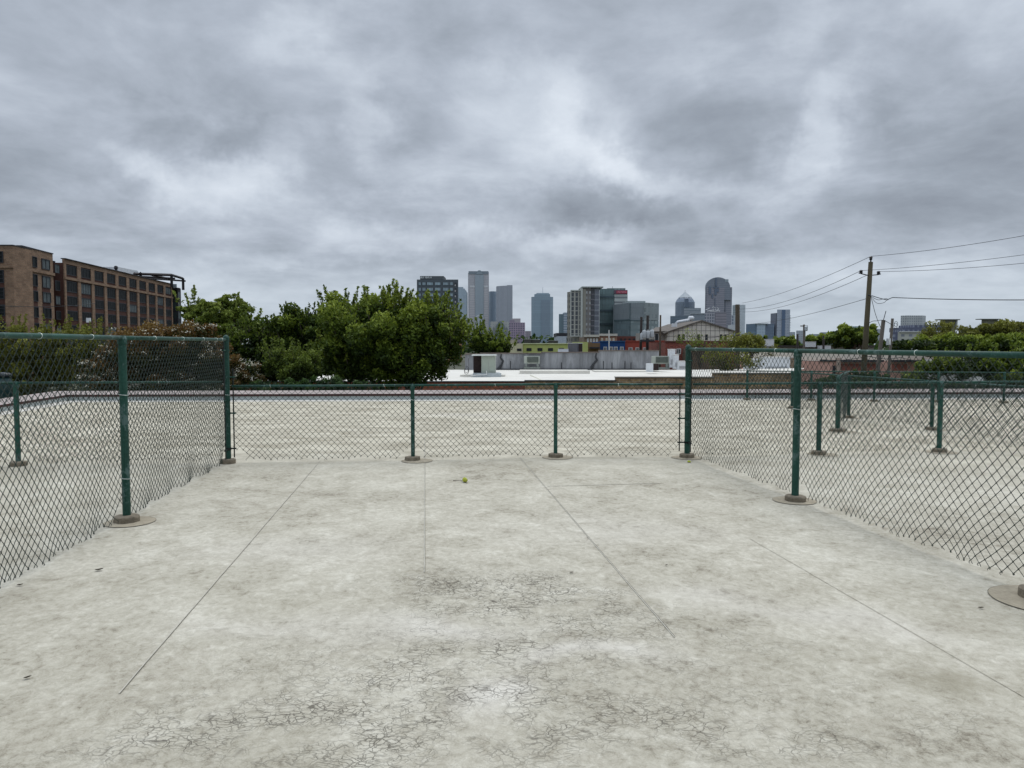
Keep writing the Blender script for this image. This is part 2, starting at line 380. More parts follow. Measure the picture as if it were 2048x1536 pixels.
# ------------------------------------------------------------------ chain link fences
class Net:
    def __init__(s): s.V = []; s.Fc = []; s.n = 0
    def poly(s, pts, r, sides=4):
        pts = np.asarray(pts); n = len(pts)
        d = np.gradient(pts, axis=0); d /= np.linalg.norm(d, axis=1)[:, None]+1e-9
        ref = np.array([.31, .17, .02]); e1 = np.cross(d, ref); e1 /= np.linalg.norm(e1, axis=1)[:, None]+1e-9; e2 = np.cross(d, e1)
        ang = np.arange(sides)*2*PI/sides
        ring = pts[:, None, :]+r*(np.cos(ang)[None, :, None]*e1[:, None, :]+np.sin(ang)[None, :, None]*e2[:, None, :])
        s.V.append(ring.reshape(-1, 3))
        i = np.arange(n-1)[:, None]*sides; q = np.arange(sides)[None, :]; qn = (q+1) % sides
        s.Fc.append(np.stack([i+q, i+qn, i+qn+sides, i+q+sides], -1).reshape(-1, 4)+s.n); s.n += n*sides
    def build(s, name, mat, parent):
        V = np.concatenate(s.V); Fc = np.concatenate(s.Fc)
        off = np.array(parent.location); V = V-off
        me = bpy.data.meshes.new(name); me.vertices.add(len(V)); me.vertices.foreach_set('co', V.ravel())
        me.loops.add(Fc.size); me.loops.foreach_set('vertex_index', Fc.ravel().astype(np.int32))
        me.polygons.add(len(Fc)); me.polygons.foreach_set('loop_start', np.arange(len(Fc), dtype=np.int32)*4)
        me.polygons.foreach_set('use_smooth', np.ones(len(Fc), bool))
        me.materials.append(mat); me.update(calc_edges=True)
        o = bpy.data.objects.new(name, me); COL.objects.link(o); o.parent = parent; return o
def net_span(net, a, b, z0, z1, side, r, w=.0435, wave=.012, gaps=(), drift=0):
    a = np.array([a.x, a.y]); b = np.array([b.x, b.y]); L = np.linalg.norm(b-a); d = (b-a)/L; nrm = np.array([-d[1], d[0]])*side
    N = int(round(L/w)); w = L/N; hz = w*1.02; nz = int((z1-z0)/hz)
    seed = random.random()*50
    for k in range(N):
        xc = (k+.5)*w
        lift = 0
        for gx, gw, gh in gaps:
            if abs(xc-gx) < gw: lift = max(lift, gh*(1-(abs(xc-gx)/gw)**2))
        jit = int(round(lift/hz))
        j0 = jit; pts = []
        for j in range(nz, j0-1, -1):
            odd = (j+k) % 2; xx = k*w+(w if odd else 0); z = z1-(nz-j)*hz
            e = .16
            dx = w if odd else -w
            o_ = r*1.0*(1 if odd else -1)
            ox = r*1.5*(1 if odd else -1)
            if j < nz: pts.append((xx-dx*e*.5+ox*.3, o_*.2, z+hz*e*.5))
            pts.append((xx+ox, o_, z))
            if j > j0: pts.append((xx-dx*e*.5+ox*.3, -o_*.6, z-hz*e*.5))
        # cut end: little twisted barb
        xx, oo, zz = pts[-1]
        s_ = 1 if ((j0+k) % 2 == 0) else -1
        if s_ < 0 and lift == 0 and random.random() < .97: pts += []
        if random.random() < .55: pts += [(xx+s_*.004, oo, zz-.010), (xx+s_*.012, oo+.004, zz-.006), (xx+s_*.010, oo, zz+.008)]
        else: pts += [(xx-s_*.008, oo, zz-.012), (xx-s_*.016*random.random(), oo+.006, zz-.022)]
        q = np.array(pts)
        t = q[:, 0]; z = q[:, 2]
        bow = wave*(np.sin(t*2.1+seed)+.6*np.sin(t*5.3+z*3+seed*2))*np.clip((z1-z)/(z1-z0+.01), 0, 1)
        loose = np.exp(-np.clip(z-z0, 0, 9)/.16)
        zz = z + loose*.009*np.sin(t*7.7+seed*3)+loose*.012*np.sin(t*17+seed)
        xx = t + .01*np.sin(z*4+seed+t)*1.0 + loose*.012*np.sin(t*11+seed*5)
        y = q[:, 1]+bow+loose*.02*np.sin(t*9+seed*4)
        if drift: xx = xx
        if s_ < 0 and len(q) > 8: zz = zz
        p3 = np.stack([a[0]+d[0]*xx+nrm[0]*y, a[1]+d[1]*xx+nrm[1]*y, zz], 1)
        net.poly(p3, r)
COLLAR = M('concrete_collar', (.20, .17, .125), .95, .5, 14, bump=.6)
PATCH = M('patch_ring', (.33, .29, .215), .9, .3, 9, bump=.3); RIM = M('patch_rim', (.13, .115, .085), .9, .3, 20)
def fence_post(th, p, h, r, cap='dome', collar=.11, patch=.25, lean=(0, 0), pz=0.0):
    m = MB(); top = Vector((p.x+lean[0], p.y+lean[1], h))
    m.tube([(p.x, p.y, 0.0), (p.x+lean[0]*.5, p.y+lean[1]*.5, h*.5), top], r, 14)
    if cap == 'dome': m.lathe(top+Vector((0, 0, -.02)), [(r*1.12, -.02), (r*1.14, .02), (r*.9, .04), (r*.5, .055), (r*.12, .06)], 14)
    elif cap == 'eye': m.lathe(top+Vector((0, 0, -.03)), [(r*1.18, -.03), (r*1.18, .02), (r*.95, .035), (r*.7, .05)], 14)
    po = m.build('post', GREEN, th, smooth=False)
    # children of a post keep the thing's frame
    if collar:
        k = MB(); cx = p.x+random.uniform(-.015, .015); cy = p.y+random.uniform(-.015, .015)
        prof = [(collar, 0), (collar*1.0, .045), (collar*.96, .058), (collar*.55, .064)]
        k.lathe((cx, cy, 0.0), prof, 26)
        vs = k.v
        for i in range(len(vs)):
            v = Vector(vs[i]); nn = mnoise.noise(v*14)*.012; dd = Vector((v.x-cx, v.y-cy, 0)); dd = dd.normalized() if dd.length > 0 else dd
            vs[i] = tuple(v+dd*nn+Vector((0, 0, nn*.5 if v.z > .01 else 0)))
        k.build('footing', COLLAR, po)
    if patch:
        k = MB(); n = 40; px_, py_ = p.x+random.uniform(-.05, .05)+.04, p.y+random.uniform(-.03, .03)-.02
        pr = [(px_+patch*math.cos(2*PI*i/n)*(1+.03*mnoise.noise(Vector((math.cos(2*PI*i/n)*2, math.sin(2*PI*i/n)*2, px_)))), py_+patch*math.sin(2*PI*i/n)) for i in range(n)]
        k.poly([(a, b, .0065) for a, b in pr], 0)
        for i in range(n):
            a, b = pr[i], pr[(i+1) % n]; f = lambda q: (px_+(q[0]-px_)*1.014, py_+(q[1]-py_)*1.014)
            k.quad((*a, .006), (*f(a), .006), (*f(b), .006), (*b, .006), 1)
        k.build('floor_patch', [PATCH, RIM], po)
    return po
def ring(th, p, axis, r, name='wire_tie', mat=None):
    e = Vector(axis).normalized(); ref = Vector((0, 0, 1)) if abs(e.z) < .9 else Vector((1, 0, 0)); e1 = e.cross(ref).normalized(); e2 = e.cross(e1)
    m = MB(); pts = [Vector(p)+(e1*math.cos(a)+e2*math.sin(a))*r+e*.006*math.sin(a) for a in [2*PI*i/12 for i in range(13)]]
    m.tube(pts, .0028 if mat is None else .006, 4); m.build(name, mat or TIE, th)
def rail(th, a, b, r):
    L = (Vector(b)-Vector(a)).length; n = max(2, int(L/1.0)); m = MB()
    pts = []
    for i in range(n+1):
        q = Vector(a).lerp(Vector(b), i/n); q.z += .004*mnoise.noise(q*1.3); pts.append(q)
    m.tube(pts, r, 12); return m.build('top_rail', GREEN, th, smooth=True)
def tbar(th, p, z0, z1, off, post=None, br=.05):
    m = MB(); q = Vector(p)+Vector(off); m.tube([(q.x, q.y, z0), (q.x, q.y, z1)], .009, 6); m.build('tension_bar', BAR, th)
    for z in (z0+.13, z1-.12, (z0+z1)/2):
        k = MB(); c = Vector((p.x, p.y, z)); dd = Vector(off).normalized(); k.tube([c-dd*br*.2, c+Vector(off)*1.0+dd*.03], .012, 6)
        k.lathe((p.x, p.y, z-.013), [(br*1.07, 0), (br*1.09, .012), (br*1.07, .026)], 14); k.build('brace_band', BAR if z < z0+.2 else GREEN, th)

def run(name, label, pts, h, pr, rr, spec, side=1, mesh=True, wr=.0029, eye=None, noposts=(), group=None, z0=.03, dome=()):
    base = pts[0]; th = thing(name, label, 'fence', (base.x, base.y, 0), group)
    for i, p in enumerate(pts):
        if i in noposts: continue
        big = i in dome
        fence_post(th, p, h-(.0 if not big else -.03), pr if not isinstance(pr, dict) else pr.get(i, pr['d']), 'dome' if big else 'eye', **spec(i))
    for i in range(len(pts)-1):
        a, b = pts[i], pts[i+1]
        rail(th, (a.x, a.y, h), (b.x, b.y, h), rr)
    net = Net()
    for i in range(len(pts)-1):
        a, b = pts[i], pts[i+1]; d = (b-a).normalized(); n = Vector((-d.y, d.x, 0))*side*(.034)
        L = (b-a).length
        net_span(net, a+n, b+n, z0, h+.012, side, wr, gaps=[(0, .2, .17), (L, .2, .17)])
    if mesh: net.build('chain_link_mesh', WIRE, th)
    return th
# corner positions
cL = G(457, 926); cR = G(1374, 915)
bm1 = G(826, 921); bm2 = G(1111, 914.5)
mL = G(254, 1043); mR = G(1590, 1002)
dl = (mL-cL); dr = (mR-cR)
nL = mL+dl; nR = mR+dr; nR2 = nR+dr
std = lambda i: dict(collar=.11, patch=.225)
HL, HR, HB = 1.76, 1.625, 1.10
fl = run('chain_link_fence', 'tall green chain link fence on the left side of the enclosure', [cL, mL, nL], HL, {'d': .037, 0: .039}, .021, lambda i: dict(collar=.115, patch=.225) if i else dict(collar=.115, patch=.0), side=-1, dome=(0,), wr=.0027)
fr = run('chain_link_fence', 'tall green chain link fence on the right side, its mesh loops showing over the rail', [cR, mR, nR, nR2], HR, {'d': .038, 0: .041}, .023, lambda i: dict(collar=.11, patch=.225 if i != 2 else .3), side=1, dome=(0,), wr=.0027)
uB = (cR-cL).normalized()
bL = cL+uB*.07; bR = cR-uB*.08
fb = run('chain_link_fence', 'low green chain link fence closing the far end between the two tall fences', [bL, bm1, bm2, bR], HB, .029, .017, std, side=1, noposts=(0, 3), wr=.0029)
# continuation to the left and right
lp = G(37, 931); uL = (lp-cL).normalized()
fll = run('chain_link_fence', 'low green chain link fence running left behind the tall left fence', [cL+uL*.07, lp, lp+uL*3.05], 1.16, .034, .016, lambda i: dict(collar=.115, patch=0), side=-1, noposts=(0,))
r1 = G(1637, 909); r2 = G(1878, 904); u2 = (r2-r1).normalized(); r3 = r2+u2*(r2-r1).length
frr = run('chain_link_fence', 'low green chain link fence running right from the right corner post', [cR+(r1-cR).normalized()*.08, r1, r2, r3, r3+u2*1.9], 1.10, .038, .017, std, side=1, noposts=(0,))
q1 = G(1584, 817); q2 = G(1697, 836); q3 = G(1863, 860); u3 = (q3-q2).normalized(); q4 = q3+u3*(q3-q2).length
fc = run('chain_link_fence', 'low green chain link fence slanting toward the lower right across the roof', [q1, q2, q3, q4], .97, .038, .017, lambda i: dict(collar=.11, patch=.22), side=1, wr=.0034)
s1 = G(1675, 863)
fd = run('chain_link_fence', 'short end piece of green fence with a pale topped post, next to the slanting run', [s1, q2-(q2-s1).normalized()*.09], 1.08, .045, .017, lambda i: dict(collar=.14, patch=.26), side=1, noposts=(1,))
t1 = G(1494, 800); t2 = G(1622, 801); t3 = G(1748, 803); u4 = (t3-t1).normalized(); sp4 = (t3-t2).length
ff = run('chain_link_fence', 'farthest low green chain link fence, standing just before the parapet', [t1, t2, t3, t3+u4*sp4, t3+u4*sp4*2, t3+u4*sp4*3], .88, .034, .016, lambda i: dict(collar=.11, patch=0), side=1, wr=.0042)
# tension bars and ties
dL = dl.normalized(); dR = dr.normalized()
tbar(fl, cL, .07, HL-.03, dL*.13, br=.041); tbar(fb, cL, .08, 1.35, uB*.085, br=.041)
tbar(fr, cR, .1, HR-.05, dR*.13, br=.044); tbar(fb, cR, .1, HB-.02, -uB*.12, br=.044)
for t in (.07, .14, .3, .52, .77, 1.18, 1.42, 1.75):
    q = cL+dl*t; ring(fl, (q.x, q.y, HL), dl, .0225)
for t in (.1, .5, .85, 1.35, 1.6):
    q = cR+dr*t; ring(fr, (q.x, q.y, HR), dr, .0245)
for zz in (1.22, .42): ring(fl, (mL.x, mL.y, zz), (0, 0, 1), .043)
ring(fl, (cL.x, cL.y, .98), (0, 0, 1), .043)
ring(fr, (mR.x, mR.y, 1.0), (0, 0, 1), .044); ring(fr, (cR.x, cR.y, .9), (0, 0, 1), .046)
ring(fb, (bm1.x, bm1.y, .89), (0, 0, 1), .031)
for px_ in (540, 760, 980, 1230):
    q = cL.lerp(cR, (px_-457)/917.); ring(fb, (q.x, q.y, HB), cR-cL, .0185)
for px_ in (110, 200, 320):
    q = cL.lerp(lp, (457-px_)/420.); ring(fll, (q.x, q.y, 1.16), lp-cL, .0175)

# ------------------------------------------------------------------ litter on the roof
def tennis(name, label, px, r=.033, sq=1.0, cat='ball'):
    p = G(*px); th = thing(name, label, cat, (p.x, p.y, r*sq)); m = MB()
    prof = [(r*math.sin(a)+.0001, -r*math.cos(a)*sq) for a in [PI*i/14 for i in range(15)]]
    m.lathe((p.x, p.y, r*sq), prof, 20)
    m.build('felt', M('ball_felt', (.42, .45, .06), .95, .45, 40, bump=.5), th, smooth=True)
    k = MB(); pts = []
    for i in range(41):
        a = 2*PI*i/40; th_ = PI/2+.45*math.sin(2*a); v = Vector((math.sin(th_)*math.cos(a), math.cos(th_), math.sin(th_)*math.sin(a)*sq)); pts.append(Vector((p.x, p.y, r*sq))+v*r*1.004)
    k.tube(pts, .0022, 5); k.build('seam', M('ball_seam', (.75, .75, .68), .8, .1, 20), th)
tennis('tennis_ball', 'yellow green tennis ball lying on the roof before the low fence', (930, 965))
tennis('tennis_ball', 'flattened faded tennis ball beside the footing of the right corner post', (1378, 925), .028, .55)
def leaf(label, px, L, ang, seed):
    L *= .72
    random.seed(seed); p = G(*px); m = MB(); n = 7; c, s_ = math.cos(ang), math.sin(ang); rows = []
    for i in range(n):
        t = i/(n-1); L_ = L; wd = L*.22*math.sin(PI*t)**.7+.0015; x = (t-.5)*L; z = .006+L*.35*abs(t-.4)**1.3
        r_ = []
        for k in (-1, 0, 1):
            y = k*wd; zz = z+abs(k)*wd*.55; r_.append((p.x+c*x-s_*y, p.y+s_*x+c*y, zz))
        rows.append(r_)
    for i in range(n-1):
        for k in (0, 1): m.quad(rows[i][k], rows[i+1][k], rows[i+1][k+1], rows[i][k+1])
    o = m.build('dead_leaf', M('dead_leaf', (.05, .04, .025), .8, .5, 30)); me = o.data
    off = p.copy(); 
    for v in me.vertices: v.co -= off
    o.location = off; tag(o, label, 'leaf')
leaf('dark curled leaf on the roof right of the left tall fence', (198, 1142), .085, .2, 1)
leaf('small dark leaf nearest the lower left corner of the roof', (55, 1358), .05, .6, 2)
leaf('thin dark leaf on the roof before the disc at the right edge', (1962, 1218), .05, -.3, 3)
leaf('brown leaf close to the mesh foot at the left edge', (40, 1172), .06, .1, 4)
leaf('tiny dark leaf by the cracked patch in the middle', (1143, 1147), .045, -.2, 5)
leaf('dark scrap of leaf beside the right floor joint', (1333, 1132), .035, .3, 6)
random.seed(21)
b0 = G(165, 797); m = MB(); m.tube([b0, b0+Vector((.35, .02, .05)), b0+Vector((.75, .0, .03)), b0+Vector((1.0, -.08, .06)), b0+Vector((1.05, .1, .03))], [.02, .018, .015, .012, .008], 6)
o = m.build('fallen_branch', M('dead_wood', (.05, .04, .03), .9, .4, 8)); tag(o, 'bent dark branch lying on the roof by the parapet corner', 'branch')
# gnat: twig by ball
a = G(906, 962); b = G(935, 966); m = MB(); m.tube([(a.x, a.y, .008), ((a.x+b.x)/2, a.y-.01, .012), (b.x, b.y-.06, .008)], .0035, 5)
tag(m.build('twig', M('dead_wood', (.05, .04, .03))), 'thin twig touching the yellow green tennis ball', 'twig')
# dark green drum at left edge
dp = P(8, 792, 24.6); m = thing('utility_drum', 'dark green drum with glossy black lid behind the parapet at the left edge', 'drum', (dp.x, dp.y, -.2))
k = MB(); k.lathe((dp.x, dp.y, -.6), [(.24, 0), (.24, .9), (.235, 1.22)], 20); k.build('body', M('drum_green', (.012, .04, .04), .4, .3, 4), m, True)
k = MB(); k.lathe((dp.x, dp.y, .62), [(.26, 0), (.27, .04), (.25, .1), (.14, .15), (.02, .16)], 20); k.build('lid', M('drum_lid', (.015, .02, .025), .15, .1, 4), m, True)
k = MB(); k.tube([(dp.x, dp.y, GZ), (dp.x, dp.y, -.6)], .12, 10); k.build('stand', M('drum_green', (.1, .1, .1)), m)

# ------------------------------------------------------------------ vegetation
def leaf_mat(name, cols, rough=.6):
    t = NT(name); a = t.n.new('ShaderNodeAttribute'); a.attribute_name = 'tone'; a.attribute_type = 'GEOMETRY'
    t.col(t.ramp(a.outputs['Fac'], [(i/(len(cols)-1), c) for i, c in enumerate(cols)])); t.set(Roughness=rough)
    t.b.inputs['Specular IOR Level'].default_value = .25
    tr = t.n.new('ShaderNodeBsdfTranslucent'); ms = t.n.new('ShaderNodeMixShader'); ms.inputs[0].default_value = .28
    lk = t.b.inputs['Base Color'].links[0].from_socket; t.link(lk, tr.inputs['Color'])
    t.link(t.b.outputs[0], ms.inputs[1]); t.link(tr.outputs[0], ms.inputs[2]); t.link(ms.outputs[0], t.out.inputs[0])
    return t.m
LEAF = {
 'oak': leaf_mat('oak_leaves', [(.009, .02, .004), (.044, .076, .009), (.12, .17, .016), (.28, .34, .045)]),
 'lime': leaf_mat('light_leaves', [(.03, .05, .008), (.09, .13, .018), (.17, .22, .03), (.28, .33, .07)]),
 'olive': leaf_mat('olive_leaves', [(.03, .035, .008), (.09, .10, .016), (.16, .165, .022), (.25, .26, .05)]),
 'rust': leaf_mat('rust_leaves', [(.015, .022, .005), (.06, .06, .012), (.13, .065, .018), (.2, .13, .035)]),
 'deep': leaf_mat('deep_leaves', [(.008, .02, .006), (.022, .05, .012), (.045, .09, .018), (.08, .13, .03)]),
 'petal': leaf_mat('petals', [(.5, .48, .36), (.68, .65, .5), (.8, .77, .64), (.85, .84, .76)]),
}
BARK = M('bark', (.09, .075, .06), .95, .4, 6)
def leaves(C, tone, size, elong=1.8, up=0.0):
    n = len(C); th = rng.uniform(0, 2*PI, n); ph = np.arccos(rng.uniform(-1, 1, n))
    e = np.stack([np.sin(ph)*np.cos(th), np.sin(ph)*np.sin(th), np.cos(ph)+up], 1); e /= np.linalg.norm(e, axis=1)[:, None]
    r = rng.normal(size=(n, 3)); s_ = np.cross(e, r); s_ /= np.linalg.norm(s_, axis=1)[:, None]
    sz = (size*rng.uniform(.6, 1.35, n))[:, None]; nrm = np.cross(e, s_)*sz*.16
    V = np.stack([C-e*sz*.5*elong, C+s_*sz*.42+nrm, C+e*sz*.5*elong, C-s_*sz*.42+nrm], 1).reshape(-1, 3)
    return V, np.repeat(tone, 4)
def leaf_mesh(name, C, tone, size, mat, parent, elong=1.8, up=0.0):
    V, T = leaves(C, tone, size, elong, up); off = Vector((0, 0, 0)); q = parent
    while q is not None: off = off+q.location; q = q.parent
    V = V-np.array(off); n = len(C)
    me = bpy.data.meshes.new(name); me.vertices.add(4*n); me.vertices.foreach_set('co', V.ravel())
    me.loops.add(4*n); me.loops.foreach_set('vertex_index', np.arange(4*n, dtype=np.int32))
    me.polygons.add(n); me.polygons.foreach_set('loop_start', np.arange(n, dtype=np.int32)*4)
    at = me.attributes.new('tone', 'FLOAT', 'POINT'); at.data.foreach_set('value', T.astype(np.float32))
    me.materials.append(mat); me.update(calc_edges=True)
    o = bpy.data.objects.new(name, me); COL.objects.link(o); o.parent = parent; return o
def tree(name, label, cat, base, blobs, kind, n, size, clump=.22, nclump=60, shoots=0, shoot_len=1.0, trunk_r=.18, surf=.5, group=None, blossoms=0, bsize=.1, elong=1.8, multi=1, base_z=GZ, up=0.0, fill=.22, tonebias=0.0, branch=14, flat=1.0, bz=None):
    """blobs: (x,y,z,rx,ry,rz) world ellipsoids"""
    th = thing(name, label, cat, (base[0], base[1], base_z), group)
    B = np.array(blobs, float); vol = B[:, 3]*B[:, 4]*B[:, 5]; pk = rng.choice(len(B), nclump, p=vol**.8/(vol**.8).sum())
    d = rng.normal(size=(nclump, 3)); d /= np.linalg.norm(d, axis=1)[:, None]; rad = rng.uniform(surf, 1.0, nclump)[:, None]
    CC = B[pk, :3]+d*rad*B[pk, 3:6]
    cr = clump*np.cbrt(B[pk, 3]*B[pk, 4]*B[pk, 5])*rng.uniform(.6, 1.4, nclump)
    ct = rng.uniform(-.22, .22, nclump)
    ci = rng.choice(nclump, n, p=cr**2/(cr**2).sum())
    g_ = rng.normal(size=(n, 3)); g_ /= np.linalg.norm(g_, axis=1)[:, None]; rr_ = rng.uniform(0, 1, n)**.45
    off = g_*rr_[:, None]*cr[ci][:, None]*np.array([1, 1, flat])
    C = CC[ci]+off
    zmin, zmax = (B[:, 2]-B[:, 5]).min(), (B[:, 2]+B[:, 5]).max()
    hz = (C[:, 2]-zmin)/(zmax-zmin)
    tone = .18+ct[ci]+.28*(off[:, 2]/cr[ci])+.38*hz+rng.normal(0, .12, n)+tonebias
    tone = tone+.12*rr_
    Cs, Ts = [C], [tone]
    nf = int(n*fill)
    if nf:
        fi = rng.choice(len(B), nf, p=vol/vol.sum()); gf = rng.normal(size=(nf, 3)); gf /= np.linalg.norm(gf, axis=1)[:, None]
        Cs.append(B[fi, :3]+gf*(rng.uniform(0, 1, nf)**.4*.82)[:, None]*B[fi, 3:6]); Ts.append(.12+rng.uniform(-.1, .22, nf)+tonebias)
    m = MB(); base = Vector((base[0], base[1], base_z)); cen = Vector(B[:, :3].mean(0)); top = Vector((cen.x, cen.y, zmin+(zmax-zmin)*.45))
    for t_ in range(multi):
        bo = base+Vector((random.uniform(-.3, .3), random.uniform(-.3, .3), 0))*(multi > 1)
        tp = top+Vector((random.uniform(-1, 1), random.uniform(-.5, .5), random.uniform(-.5, .5)))*(.15 if multi == 1 else .35)*(zmax-zmin)
        mid = bo.lerp(tp, .5)+Vector((random.uniform(-.2, .2), random.uniform(-.2, .2), 0))*(zmax-zmin)*.12
        m.tube([bo, bo.lerp(mid, .5), mid, tp], [trunk_r*1.3, trunk_r, trunk_r*.8, trunk_r*.45], 9)
        for k in rng.choice(nclump, min(nclump, branch//multi), replace=False):
            e = Vector(CC[k]); s0 = bo.lerp(tp, random.uniform(.55, 1)); md = s0.lerp(e, .5)+Vector((0, 0, .06*(e-s0).length))
            m.tube([s0, md, e], [trunk_r*.38, trunk_r*.22, trunk_r*.07], 5, cap=False)
    for k in range(shoots):
        i = rng.integers(len(B)); dd = rng.normal(size=3); dd[2] = abs(dd[2])*1.3+.2; dd /= np.linalg.norm(dd)
        s0 = B[i, :3]+dd*B[i, 3:6]*.92; L = shoot_len*random.uniform(.4, 1.2); dirv = np.array([dd[0]*.45+random.uniform(-.15, .15), dd[1]*.4, 1.0]); dirv /= np.linalg.norm(dirv)
        nl = int(26*L/shoot_len)+6; t_ = rng.uniform(0, 1, nl)
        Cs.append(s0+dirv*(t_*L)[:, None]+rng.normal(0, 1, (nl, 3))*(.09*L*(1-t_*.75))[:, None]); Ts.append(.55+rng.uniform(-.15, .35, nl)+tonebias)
        m.tube([Vector(s0)-Vector(dirv)*.3*L, Vector(s0)+Vector(dirv)*L*.95], [trunk_r*.09, trunk_r*.03], 4, cap=False)
    m.build('trunk', BARK, th)
    leaf_mesh('crown', np.concatenate(Cs), np.clip(np.concatenate(Ts), 0, 1), size, LEAF[kind], th, elong, up)
    if blossoms:
        bi = rng.choice(nclump, blossoms); d2 = rng.normal(size=(blossoms, 3)); d2[:, 1] = -abs(d2[:, 1]); d2[:, 2] = abs(d2[:, 2])*.6; d2 /= np.linalg.norm(d2, axis=1)[:, None]
        if bz is not None:
            ok = bz(CC[bi]); bi = bi[ok]; d2 = d2[ok]
        cc = CC[bi]+d2*cr[bi][:, None]*1.02; k_ = 7; rep = np.repeat(cc, k_, 0)+rng.normal(0, 1, (len(cc)*k_, 3))*np.array([.6, .6, .25])*bsize
        leaf_mesh('blossoms', rep, rng.uniform(0, 1, len(rep)), bsize*.42, LEAF['petal'], th, 1.1)
    return th
def E(x, y, D, wpx, hpx, dep=None):
    p = P(x, y, D); rx = wpx/2*D/F; rz = hpx/2*D/F
    return (p.x, p.y, p.z, rx, dep if dep else rx*.8, rz)

D1 = 31
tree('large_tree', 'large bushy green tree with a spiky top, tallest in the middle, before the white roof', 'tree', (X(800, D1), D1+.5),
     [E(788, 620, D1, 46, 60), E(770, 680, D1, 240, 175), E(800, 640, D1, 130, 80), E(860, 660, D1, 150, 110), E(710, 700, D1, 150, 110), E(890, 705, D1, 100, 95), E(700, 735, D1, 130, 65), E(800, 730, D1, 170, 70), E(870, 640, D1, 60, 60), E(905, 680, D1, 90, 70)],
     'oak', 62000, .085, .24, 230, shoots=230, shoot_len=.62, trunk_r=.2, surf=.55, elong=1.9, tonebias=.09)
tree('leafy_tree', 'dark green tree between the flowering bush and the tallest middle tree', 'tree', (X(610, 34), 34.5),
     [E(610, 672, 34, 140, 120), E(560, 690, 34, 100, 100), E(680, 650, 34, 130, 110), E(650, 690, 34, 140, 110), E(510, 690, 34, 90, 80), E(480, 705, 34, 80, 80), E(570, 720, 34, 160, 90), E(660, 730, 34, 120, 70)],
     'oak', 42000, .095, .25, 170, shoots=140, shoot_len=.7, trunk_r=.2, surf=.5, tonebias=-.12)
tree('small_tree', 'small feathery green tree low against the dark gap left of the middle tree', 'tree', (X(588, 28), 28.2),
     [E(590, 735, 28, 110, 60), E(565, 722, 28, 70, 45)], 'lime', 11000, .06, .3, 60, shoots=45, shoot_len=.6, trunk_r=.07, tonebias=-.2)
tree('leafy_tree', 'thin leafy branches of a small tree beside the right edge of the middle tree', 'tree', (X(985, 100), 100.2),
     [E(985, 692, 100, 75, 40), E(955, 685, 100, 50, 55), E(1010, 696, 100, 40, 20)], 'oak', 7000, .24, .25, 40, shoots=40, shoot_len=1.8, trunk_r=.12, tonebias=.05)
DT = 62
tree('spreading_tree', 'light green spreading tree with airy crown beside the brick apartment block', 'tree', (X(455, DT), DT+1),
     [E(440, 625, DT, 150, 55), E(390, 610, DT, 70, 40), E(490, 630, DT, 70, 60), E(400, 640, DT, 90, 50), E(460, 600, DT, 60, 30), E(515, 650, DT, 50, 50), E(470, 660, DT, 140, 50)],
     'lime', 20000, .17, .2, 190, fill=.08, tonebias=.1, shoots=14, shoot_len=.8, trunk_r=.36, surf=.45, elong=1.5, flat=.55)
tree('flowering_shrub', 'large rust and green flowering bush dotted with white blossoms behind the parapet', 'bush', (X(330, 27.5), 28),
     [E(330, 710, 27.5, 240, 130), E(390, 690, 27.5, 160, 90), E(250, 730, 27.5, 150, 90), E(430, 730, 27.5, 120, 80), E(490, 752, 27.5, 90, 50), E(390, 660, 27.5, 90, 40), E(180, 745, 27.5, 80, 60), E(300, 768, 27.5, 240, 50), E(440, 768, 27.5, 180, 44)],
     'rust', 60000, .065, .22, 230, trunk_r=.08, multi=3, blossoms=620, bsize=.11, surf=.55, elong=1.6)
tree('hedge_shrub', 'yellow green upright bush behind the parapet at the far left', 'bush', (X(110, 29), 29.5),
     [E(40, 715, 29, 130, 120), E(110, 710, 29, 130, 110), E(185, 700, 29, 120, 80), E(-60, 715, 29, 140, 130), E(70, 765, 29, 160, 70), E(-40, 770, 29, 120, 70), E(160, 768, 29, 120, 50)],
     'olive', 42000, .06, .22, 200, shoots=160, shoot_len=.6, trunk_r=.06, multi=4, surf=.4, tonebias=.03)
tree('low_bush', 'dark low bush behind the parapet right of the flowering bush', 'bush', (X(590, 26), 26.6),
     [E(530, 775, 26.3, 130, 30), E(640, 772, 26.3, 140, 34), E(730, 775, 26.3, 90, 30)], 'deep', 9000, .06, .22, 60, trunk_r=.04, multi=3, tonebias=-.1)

# ------------------------------------------------------------------ near neighbour: white roof behind stepped brick wall
ROOFW = M('white_membrane', (.64, .62, .56), .7, .14, .5)
DARKC = M('dark_coping', (.035, .035, .035), .6, .3, 3)
BR1 = MB_brick('tan_brick', (.30, .19, .085), (.15, .10, .06), (.24, .21, .16), .42, .45)
BR2 = MB_brick('orange_brick', (.26, .07, .025), (.17, .045, .02), (.16, .11, .08), .35, .3)
GC = M('gable_coping', (.22, .20, .17), .85, .2, 3)
DN = 46.0
nb = thing('low_brick_building', 'low building with white membrane roof behind a stepped brick parapet', 'building', (X(1000, DN), DN, GZ))
def nx(px): return X(px, DN)
segs = [(440, 1050, 764.5), (1050, 1232, 762.5), (1232, 1428, 755.5), (1428, 1592, 747.5)]
for a, b, y in segs:
    m = MB(); m.prism([(nx(a), DN), (nx(b), DN), (nx(b), DN+.4), (nx(a), DN+.4)], GZ, Z(y, DN))
    m.build('brick_wall', BR2 if b < 1100 else BR1, nb)
    m = MB(); m.box(nx(a)-.03, nx(b)+.03, DN-.06, DN+.46, Z(y, DN)+.002, Z(y, DN)+.06); m.build('coping', DARKC if b < 1240 else GC, nb)
RZ = -.92
